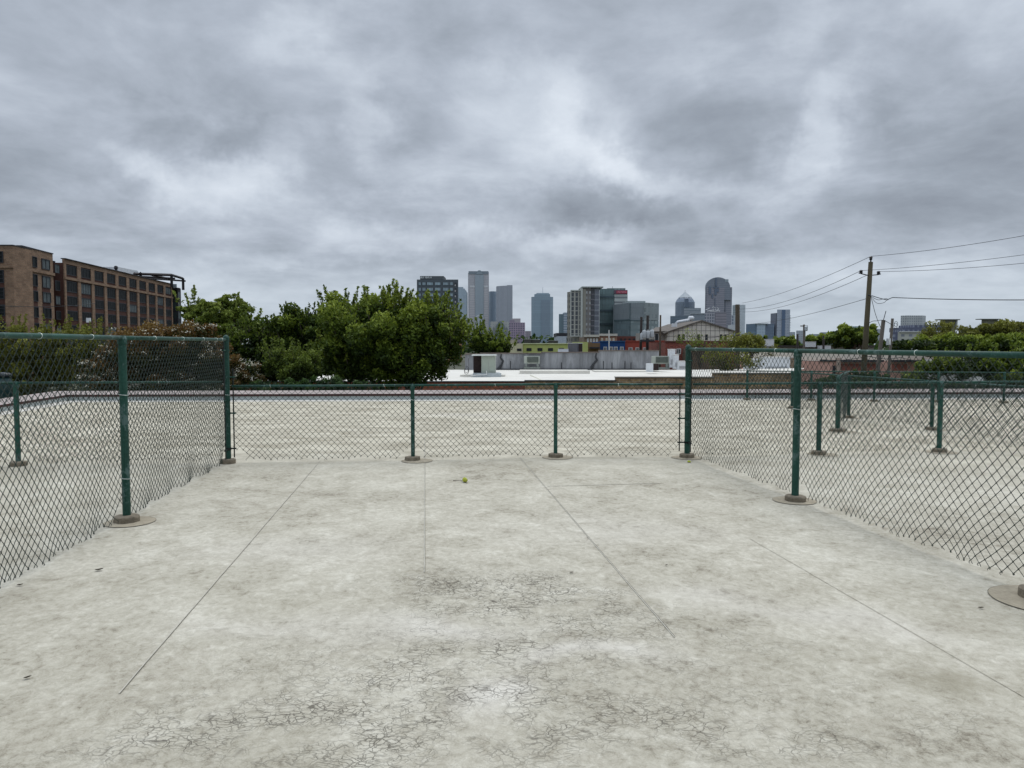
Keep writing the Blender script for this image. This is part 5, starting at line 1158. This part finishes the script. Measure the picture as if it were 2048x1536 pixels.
# M pointed dome tower
DM = 1700; NG = MG('dome_glass', (.06, .075, .10), (.09, .12, .17), 4, 4, .75, .75, .25)
cxm = 1369
def ringp(w_, D0, n_=12): return [(X(cxm, D0+20)+w_*math.cos(2*PI*i/n_+PI/n_), D0+20+w_*math.sin(2*PI*i/n_+PI/n_)) for i in range(n_)]
tm = thing('pointed_tower', 'dark blue tower with rounded shoulders and a pyramid top', 'skyscraper', (X(cxm, DM), DM, GZ))
px2m = DM/F
body = [(19.3, 606), (19.3, 604), (17.8, 601), (15.5, 597), (12.5, 594.3)]
m = MB(); levels = [(19.3*px2m, GZ)]+[(a*px2m, Z(b, DM)) for a, b in body]; n_ = 16; ang0 = PI/n_
for i in range(len(levels)-1):
    (ra, za), (rb, zb) = levels[i], levels[i+1]
    for q in range(n_):
        a0, a1 = 2*PI*q/n_+ang0, 2*PI*(q+1)/n_+ang0; cc2 = (X(cxm, DM+20), DM+20); u_ = q*ra*.4
        m.quad((cc2[0]+ra*math.cos(a0), cc2[1]+ra*math.sin(a0), za), (cc2[0]+ra*math.cos(a1), cc2[1]+ra*math.sin(a1), za), (cc2[0]+rb*math.cos(a1), cc2[1]+rb*math.sin(a1), zb), (cc2[0]+rb*math.cos(a0), cc2[1]+rb*math.sin(a0), zb), 0, [(u_, za), (u_+ra*.4, za), (u_+ra*.4, zb), (u_, zb)])
m.build('tower_body', NG, tm)
m = MB(); cc2 = Vector((X(cxm, DM+20), DM+20, 0)); rb = 14.3*px2m; zb = Z(594.6, DM); ap = (cc2.x, cc2.y, Z(582, DM))
ps = [(cc2.x+rb*math.cos(PI/8+PI/4*i), cc2.y+rb*math.sin(PI/8+PI/4*i), zb) for i in range(8)]
for i in range(8): m.poly([ps[i], ps[(i+1) % 8], ap])
m.build('pyramid_top', M('pyramid_grey', (.28, .30, .30), .5), tm)
m = MB(); m.tube([ap, (ap[0], ap[1], ap[2]+4)], [.4, .15], 5); m.build('finial', FRD, tm)
slab(tm, 'dark_strip', M('dome_strip', (.03, .05, .09), .3), 1369, 1376, 597, 615, DM-18, 10)
# N low ones
tn = tower('dark_glass_low_rise', 'low dark teal glass office below the pointed tower', bx(1340, 1380, 1100, 25), 632, 1100, MG('dark_teal2', (.035, .06, .08), (.05, .08, .11), 50, 3.8, 1.0, .6, .2), cat='office building')
tn2 = tower('grey_banded_office', 'grey banded office between the pointed tower and the vaulted tower', bx(1367, 1401, 1250, 25), 616, 1250, MG('grey_bands', (.24, .26, .28), (.14, .16, .18), 60, 4, 1.0, .45, .15), cat='office building')
tn3 = tower('grey_plain_office', 'plain grey office with pale top edge right of the banded one', bx(1380, 1409, 1150, 25), 627.5, 1150, MG('plain_grey', (.17, .19, .21), (.145, .165, .19), 40, 4, 1.0, .4, .1), cat='office building')
slab(tn3, 'top_edge', M('pale_edge', (.4, .42, .43), .7), 1380, 1409, 626, 627.4, 1149, 4)
# O vault tower
DO = 1600; OS = MG('mauve_stone', (.17, .15, .17), (.10, .09, .115), 300, 4.0, 1.0, .45, .15)
to = tower('vaulted_tower', 'large dark mauve tower with barrel vaulted top and blue glass cut', bx(1409, 1462.5, DO, 50), 574.5, DO, OS)
archp(to, 'vault', MG('vault_stone', (.12, .125, .15), (.09, .095, .12), 300, 4.0, 1.0, .45, .1), 1436, 24.5, 574.4, 600, DO-4, 6, 20)
slab(to, 'front_bay', MG('mauve_stone2', (.19, .165, .185), (.115, .10, .125), 300, 4.0, 1.0, .45, .12), 1412, 1447.5, 575, 692, DO-5, 4.5)
bg_ = M('cut_blue', (.02, .035, .08), .3)
slab(to, 'glass_cut', bg_, 1429, 1432, 556, 572, DO-6, 1.5); slab(to, 'glass_cut', bg_, 1425, 1436, 573.5, 576, DO-6, .9)
for a, b, y0_, y1_ in ((1416, 1421, 573, 588), (1427.5, 1432, 577, 590), (1432.2, 1436, 577, 584), (1422, 1425, 588, 596), (1428.5, 1429.3, 596, 618)): slab(to, 'glass_cut', bg_, a, b, y0_, y1_, DO-6.2, 1.1)
slab(to, 'dark_groove', M('groove', (.05, .045, .06), .6), 1448, 1450, 580, 690, DO-1, .9)
slab(to, 'shoulder_glass', M('shoulder_glass', (.24, .28, .3), .4), 1448, 1455, 558.5, 564, DO-4.5, .4)
# P
tpp = tower('white_grid_office', 'low mauve office with white vertical window grid and rooftop letters', bx(1409, 1447, 900, 25), 625.5, 900, MG('white_grid', (.34, .33, .36), (.10, .10, .13), 2.9, 3.5, .62, .7, .3), cat='office building')
slab(tpp, 'plain_side', MG('mauve_side', (.22, .19, .21), (.14, .12, .14), 100, 3.4, 1.0, .4, .1), 1430, 1452, 624.8, 692, 899, 20)
m = MB()
lt = [((1411, 620), (1416, 618), (1419, 616)), ((1415, 622), (1422, 621), (1428, 620)), ((1425, 616), (1427, 612), (1428, 617)), ((1430, 619), (1434, 621), (1438, 618)), ((1429, 614), (1431, 617)), ((1420, 623), (1430, 622.5), (1440, 622)), ((1434, 615), (1437, 618), (1436, 621))]
for pts in lt: m.tube([P(a, b, 899.5) for a, b in pts], .35, 4)
m.build('roof_sign', M('sign_pale', (.6, .6, .6), .6), tpp)
# Q
tq = tower('white_slab_tower', 'slim white slab tower right of the vaulted tower', bx(1475, 1489.5, 1100, 20), 609.5, 1100, MG('white_slab', (.48, .52, .54), (.43, .47, .5), 12, 4, .4, .5, .08))
slab(tq, 'darker_side', MG('slab_side', (.24, .28, .28), (.15, .18, .19), 2.5, 3.6, .6, .6, .2), 1471, 1475, 609.2, 692, 1099, 18)  # narrow left side in a darker grey window grid
tq2 = tower('small_grey_tower', 'small grey tower tucked between the vaulted tower and the white slab', bx(1462.8, 1475, 1000, 20), 630, 1000, MG('small_grey', (.34, .37, .38), (.10, .12, .16), 5, 4, .45, .8, .2)); slab(tq2, 'lower_white', M('lower_white', (.5, .52, .52), .7), 1462, 1475.5, 650, 665, 980, 15)
# R
tr2 = tower('blue_glass_office', 'low blue glass office with a pale middle strip', bx(1491.5, 1513, 900, 25), 648, 900, MG('r_blue', (.055, .10, .15), (.08, .14, .20), 50, 3.6, 1.0, .6, .2), cat='office building')
slab(tr2, 'pale_middle', MG('r_pale', (.36, .44, .50), (.30, .38, .45), 3, 3.6, .7, .7, .1), 1513.1, 1530, 648.5, 692, 899, 20); slab(tr2, 'right_block', MG('r_blue2', (.06, .09, .14), (.09, .13, .19), 3, 3.6, .8, .7, .2), 1530.1, 1548, 647.5, 692, 900.5, 20); slab(tr2, 'cap', M('r_cap', (.28, .32, .34), .6), 1511, 1536, 646.8, 648.4, 898, 10)
# S
ts = tower('slim_tower', 'slim pale tower with blue strip and balconies on its right edge', bx(1553, 1579, 900, 20), 619, 900, MG('s_pale', (.34, .37, .42), (.28, .31, .37), 3, 3.4, .6, .5, .12))
slab(ts, 'dark_side', M('s_dark', (.10, .10, .12), .6), 1550.5, 1553.3, 626, 692, 901, 18); slab(ts, 'blue_strip', M('s_blue', (.05, .09, .17), .4), 1563, 1569.5, 619.5, 692, 899.3, .6)
for i in range(12): slab(ts, 'balcony', M('s_balc', (.3, .33, .35), .7), 1578.8, 1580.6, 631+i*3.3, 632+i*3.3, 899, 8)
# far things
FAR = [(1576, 1590, 664, 'dull grey distant block right of the slim tower', (.30, .32, .34)), (1592, 1611, 661, 'pale square distant block with white roof', (.34, .35, .36)), (1618, 1640, 668, 'low pale teal distant block', (.26, .31, .31)), (1640, 1666, 664.5, 'bluish grey wide distant block', (.22, .23, .28)), (1666, 1690, 662, 'stepped grey distant block beside the rounded tree', (.28, .3, .3)), (1700, 1723, 652.5, 'pale teal distant block above the rounded tree', (.26, .36, .37)), (1722, 1742, 653, 'light grey distant block behind the tall pole', (.36, .37, .38)), (1750, 1762, 658, 'small grey distant block between the poles', (.3, .31, .33)),
       (905, 938, 648, 'plain grey block left of the arched tower', (.20, .21, .23))]
for i, (a, b, y, lab, c) in enumerate(FAR):
    D_ = 1500+i*35; tower('distant_building', lab, bx(a, b, D_, 25), y, D_, MG('far_%d' % i, c, mul(c, .75), 5, 4, .6, .5, .15), cat='building')
oc = tower('orange_brick_building', 'white topped orange brick building showing at the right edge of the middle tree', bx(896, 923, 320, 20), 646, 320, M('orange_wall', (.34, .17, .10), .85, .2, .08), cat='building'); slab(oc, 'white_top', M('white_top', (.55, .56, .56), .7), 895.8, 923.2, 639, 645.9, 319, 22)
for a in (901, 911): window(oc, (X(a, 319), 319), (X(a+3, 319), 319), Z(645, 319), Z(642, 319), frame=FRD)
og = tower('grey_low_block', 'plain low grey block right of the white topped orange building', bx(924, 936.3, 700, 20), 640, 700, M('og', (.26, .27, .28), .8), cat='building'); slab(og, 'parapet', M('og2', (.42, .43, .44), .7), 919, 936, 637, 639.9, 699, 20)
# right apartment
tv = tower('pale_high_rise', 'pale grid fronted high rise above the right hand trees', [(1800, 905), (1812, 900), (1844, 900), (1850, 908), (1850, 930), (1800, 930)], 631, 900, MG('v_pale', (.40, .41, .40), (.17, .18, .21), 2.6, 3.1, .45, .55, .25))
slab(tv, 'side_step', M('v_step', (.33, .34, .36), .7), 1850, 1853, 645, 692, 905, 15)
tn_ = tower('navy_white_apartments', 'navy and white apartment block below the pale high rise', bx(1786, 1880, 500, 20), 664, 500, MG('nw_body', (.42, .42, .36), (.16, .17, .2), 5.2, 3.3, .45, .5, .3), cat='building')
NVY = MG('nw_navy', (.055, .06, .11), (.18, .2, .26), 3.2, 3.2, .4, .5, .3)
slab(tn_, 'navy_storey', NVY, 1805, 1824, 655, 663.9, 500.5, 18); slab(tn_, 'navy_storey', NVY, 1824.1, 1880, 650, 663.9, 501, 18); slab(tn_, 'navy_corner', NVY, 1786.5, 1795, 664, 692, 499, 1); slab(tn_, 'cornice', M('nw_corn', (.55, .55, .52), .7), 1799, 1880, 662.6, 664.4, 499, 1)
for i, (a, b, yt, yb_) in enumerate(((1878, 1919, 638.3, 640), (1960, 2000, 637.5, 639))):
    D_ = 300; th = thing('roof_canopy', ['flat canopied roof house above the right trees, nearer the apartments', 'flat canopied roof house half sunk in the far right treetop'][i], 'building', (X((a+b)/2, D_), D_, GZ))
    slab(th, 'canopy', M('can_dark', (.10, .11, .09), .8), a, b, yt, yb_, D_, 3.5); slab(th, 'wall', M('can_wall', (.22, .22, .17), .8), a+7, b-9, yb_+.1, 692, D_+1.5, 1.8); slab(th, 'column', M('can_col', (.4, .42, .4), .8), b-7, b-5, yb_+.1, 660, D_+.5, 1)
# distant wood line, one mass
n = 14000; xs_ = rng.uniform(-900, 1100, n); dd_ = rng.uniform(520, 700, n); hh = np.abs(rng.normal(0, 1, n))*1.5+2.5*np.sin(xs_*.05)+2*np.sin(xs_*.013+1)
C_ = np.stack([xs_, dd_, GZ+rng.uniform(0, 1, n)*np.clip(9+hh, 3, 14)], 1)
par_ = thing('far_wood', 'low line of distant treetops along the horizon', 'trees', (0, 600, GZ)); par_['kind'] = 'stuff'
leaf_mesh('foliage', C_, rng.uniform(0, 1, n), 3.2, LEAF['deep'], par_, 1.2)

# haze painted into the base colours: far buildings turn paler and bluer with distance
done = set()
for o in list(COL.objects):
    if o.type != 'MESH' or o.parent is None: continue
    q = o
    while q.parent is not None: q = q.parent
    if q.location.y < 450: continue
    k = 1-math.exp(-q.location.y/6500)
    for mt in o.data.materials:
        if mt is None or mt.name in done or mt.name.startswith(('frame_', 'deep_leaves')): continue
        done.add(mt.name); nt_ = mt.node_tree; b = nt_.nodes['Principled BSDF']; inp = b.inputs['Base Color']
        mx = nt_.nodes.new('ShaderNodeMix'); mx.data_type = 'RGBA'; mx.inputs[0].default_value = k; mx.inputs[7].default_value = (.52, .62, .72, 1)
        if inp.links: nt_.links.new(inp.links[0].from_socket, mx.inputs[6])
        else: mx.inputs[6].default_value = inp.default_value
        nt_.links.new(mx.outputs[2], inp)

# ------------------------------------------------------------------ sky and light
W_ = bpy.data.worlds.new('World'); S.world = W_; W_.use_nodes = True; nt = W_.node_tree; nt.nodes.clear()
class WN(NT):
    def __init__(s): s.t = nt; s.n = nt.nodes; s._tc = None
w = WN()
SUN_EL, SUN_ROT = math.radians(62), math.radians(20)
sky = nt.nodes.new('ShaderNodeTexSky'); sky.sky_type = 'NISHITA'; sky.sun_disc = False; sky.sun_elevation = SUN_EL; sky.sun_rotation = SUN_ROT
bgn = nt.nodes.new('ShaderNodeBackground'); out = nt.nodes.new('ShaderNodeOutputWorld')
dirn = w.tc('Generated')
sep = nt.nodes.new('ShaderNodeSeparateXYZ'); w.link(dirn, sep.inputs[0])
zc = w.math('MAXIMUM', sep.outputs[2], 0.0); zz = w.math('ADD', zc, .24)
cmb = nt.nodes.new('ShaderNodeCombineXYZ'); w.link(w.math('DIVIDE', sep.outputs[0], zz), cmb.inputs[0]); w.link(w.math('DIVIDE', sep.outputs[1], zz), cmb.inputs[1])
n1 = w.noise(cmb.outputs[0], .8, 5, .55, .2); n2 = w.noise(w.mapping(cmb.outputs[0], (1, 1, 1), loc=(5.2, 1.3, 2)), 2.1, 6, .58, .4); n3 = w.noise(w.mapping(cmb.outputs[0], (1, 1, 1), (0, 0, .5)), 8, 5, .62, .3)
f = w.math('ADD', w.math('ADD', w.math('MULTIPLY', n1, .52), w.math('MULTIPLY', n2, .38)), w.math('MULTIPLY', n3, .12))
# large soft light and dark banks, placed by direction
az = w.math('DIVIDE', sep.outputs[0], w.math('MAXIMUM', sep.outputs[1], .05)); el = w.math('DIVIDE', sep.outputs[2], w.math('MAXIMUM', sep.outputs[1], .05))
wn_ = nt.nodes.new('ShaderNodeTexNoise'); w.link(dirn, wn_.inputs['Vector']); wn_.inputs['Scale'].default_value = 7; wn_.inputs['Detail'].default_value = 5; wn_.inputs['Roughness'].default_value = .66
ws = nt.nodes.new('ShaderNodeSeparateColor'); w.link(wn_.outputs['Color'], ws.inputs[0])
azw = w.math('ADD', az, w.math('MULTIPLY', w.math('SUBTRACT', ws.outputs[0], .5), .20)); elw = w.math('ADD', el, w.math('MULTIPLY', w.math('SUBTRACT', ws.outputs[1], .5), .12))
cv = nt.nodes.new('ShaderNodeCombineXYZ'); w.link(azw, cv.inputs[0]); w.link(elw, cv.inputs[1])
def bank(x, y, wx, wy, k, ang=0):
    m1 = nt.nodes.new('ShaderNodeMapping'); m1.vector_type = 'TEXTURE'; w.link(cv.outputs[0], m1.inputs[0])
    m1.inputs['Location'].default_value = ((x-1024)/F, (688-y)/F, 0); m1.inputs['Rotation'].default_value = (0, 0, ang); m1.inputs['Scale'].default_value = (wx/F, wy/F, 1)
    ln_ = nt.nodes.new('ShaderNodeVectorMath'); ln_.operation = 'LENGTH'; w.link(m1.outputs[0], ln_.inputs[0])
    mr = nt.nodes.new('ShaderNodeMapRange'); mr.interpolation_type = 'SMOOTHSTEP'; w.link(ln_.outputs['Value'], mr.inputs[0]); mr.inputs[1].default_value = 0; mr.inputs[2].default_value = 1.9; mr.inputs[3].default_value = k; mr.inputs[4].default_value = 0
    return mr.outputs[0]
banks = [bank(300, 325, 70, 26, .12, -.5), bank(390, 375, 120, 40, .13, -.15), bank(530, 330, 90, 40, .09, .5), bank(1110, 215, 45, 70, .075), bank(1080, 290, 60, 40, .07), bank(1200, 340, 90, 36, .10, -.5), bank(1300, 390, 100, 30, .10, -.4), bank(820, 475, 150, 22, .09), bank(1120, 480, 110, 26, .09), bank(640, 505, 170, 18, .07),
         bank(590, 60, 40, 70, .08, -.9), bank(735, 265, 40, 70, .08, .2), bank(1640, 250, 35, 100, .075, -.3), bank(1600, 330, 90, 40, .07, .5), bank(1570, 70, 50, 70, .07, -.5), bank(1500, 400, 120, 26, .06), bank(1500, 570, 420, 30, .07), bank(500, 590, 300, 30, .05), bank(1900, 640, 300, 30, .05), bank(1030, 130, 40, 50, .06, -.8),
         bank(330, 190, 320, 110, -.04), bank(430, 270, 150, 34, -.09, -.3), bank(860, 150, 110, 120, -.07), bank(1380, 250, 170, 80, -.10, -.35), bank(1150, 420, 150, 34, -.10), bank(1290, 440, 90, 20, -.06), bank(760, 400, 170, 24, -.06), bank(1750, 240, 60, 26, -.07), bank(1780, 420, 160, 34, -.05), bank(120, 440, 200, 40, -.05), bank(1560, 500, 260, 20, -.05), bank(1900, 150, 140, 90, -.04), bank(1200, 90, 160, 60, -.05)]
for b_ in banks: f = w.math('ADD', f, b_)
clo = w.ramp(f, [(.33, lin(141, 149, 161)), (.42, lin(159, 168, 180)), (.50, lin(179, 188, 201)), (.59, lin(202, 211, 223)), (.72, lin(227, 235, 245))])
# pale band close to the horizon
hor = w.ramp(sep.outputs[2], [(0.0, .55), (.13, 0.0)]); clo = w.mix(hor, clo, lin(190, 204, 214))
clo = w.mix(.06, clo, sky.outputs[0], 'ADD') if False else clo
skm = w.mix(1.0, sky.outputs[0], (.05, .05, .05), 'MULTIPLY')
mixc = w.mix(.96, skm, clo)
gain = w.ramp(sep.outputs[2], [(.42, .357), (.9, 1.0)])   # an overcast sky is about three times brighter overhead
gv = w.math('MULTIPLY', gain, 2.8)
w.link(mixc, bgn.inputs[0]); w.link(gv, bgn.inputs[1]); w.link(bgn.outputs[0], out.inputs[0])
sd = bpy.data.lights.new('sun', 'SUN'); sd.energy = 1.2; sd.angle = math.radians(35); sd.color = (1, .93, .83)
so = bpy.data.objects.new('sun', sd); COL.objects.link(so)
# sun direction matches sky: rotation measured clockwise from +Y
dv = Vector((math.sin(SUN_ROT)*math.cos(SUN_EL), math.cos(SUN_ROT)*math.cos(SUN_EL), math.sin(SUN_EL)))
so.rotation_euler = dv.to_track_quat('Z', 'Y').to_euler(); so.location = (0, 0, 50)
S.view_settings.view_transform = 'Standard'; S.view_settings.look = 'None'; S.view_settings.exposure = 0; S.view_settings.gamma = 1
S.render.engine = 'CYCLES'
try:
    S.cycles.max_bounces = 6; S.cycles.transparent_max_bounces = 4; S.cycles.diffuse_bounces = 3
except Exception: pass
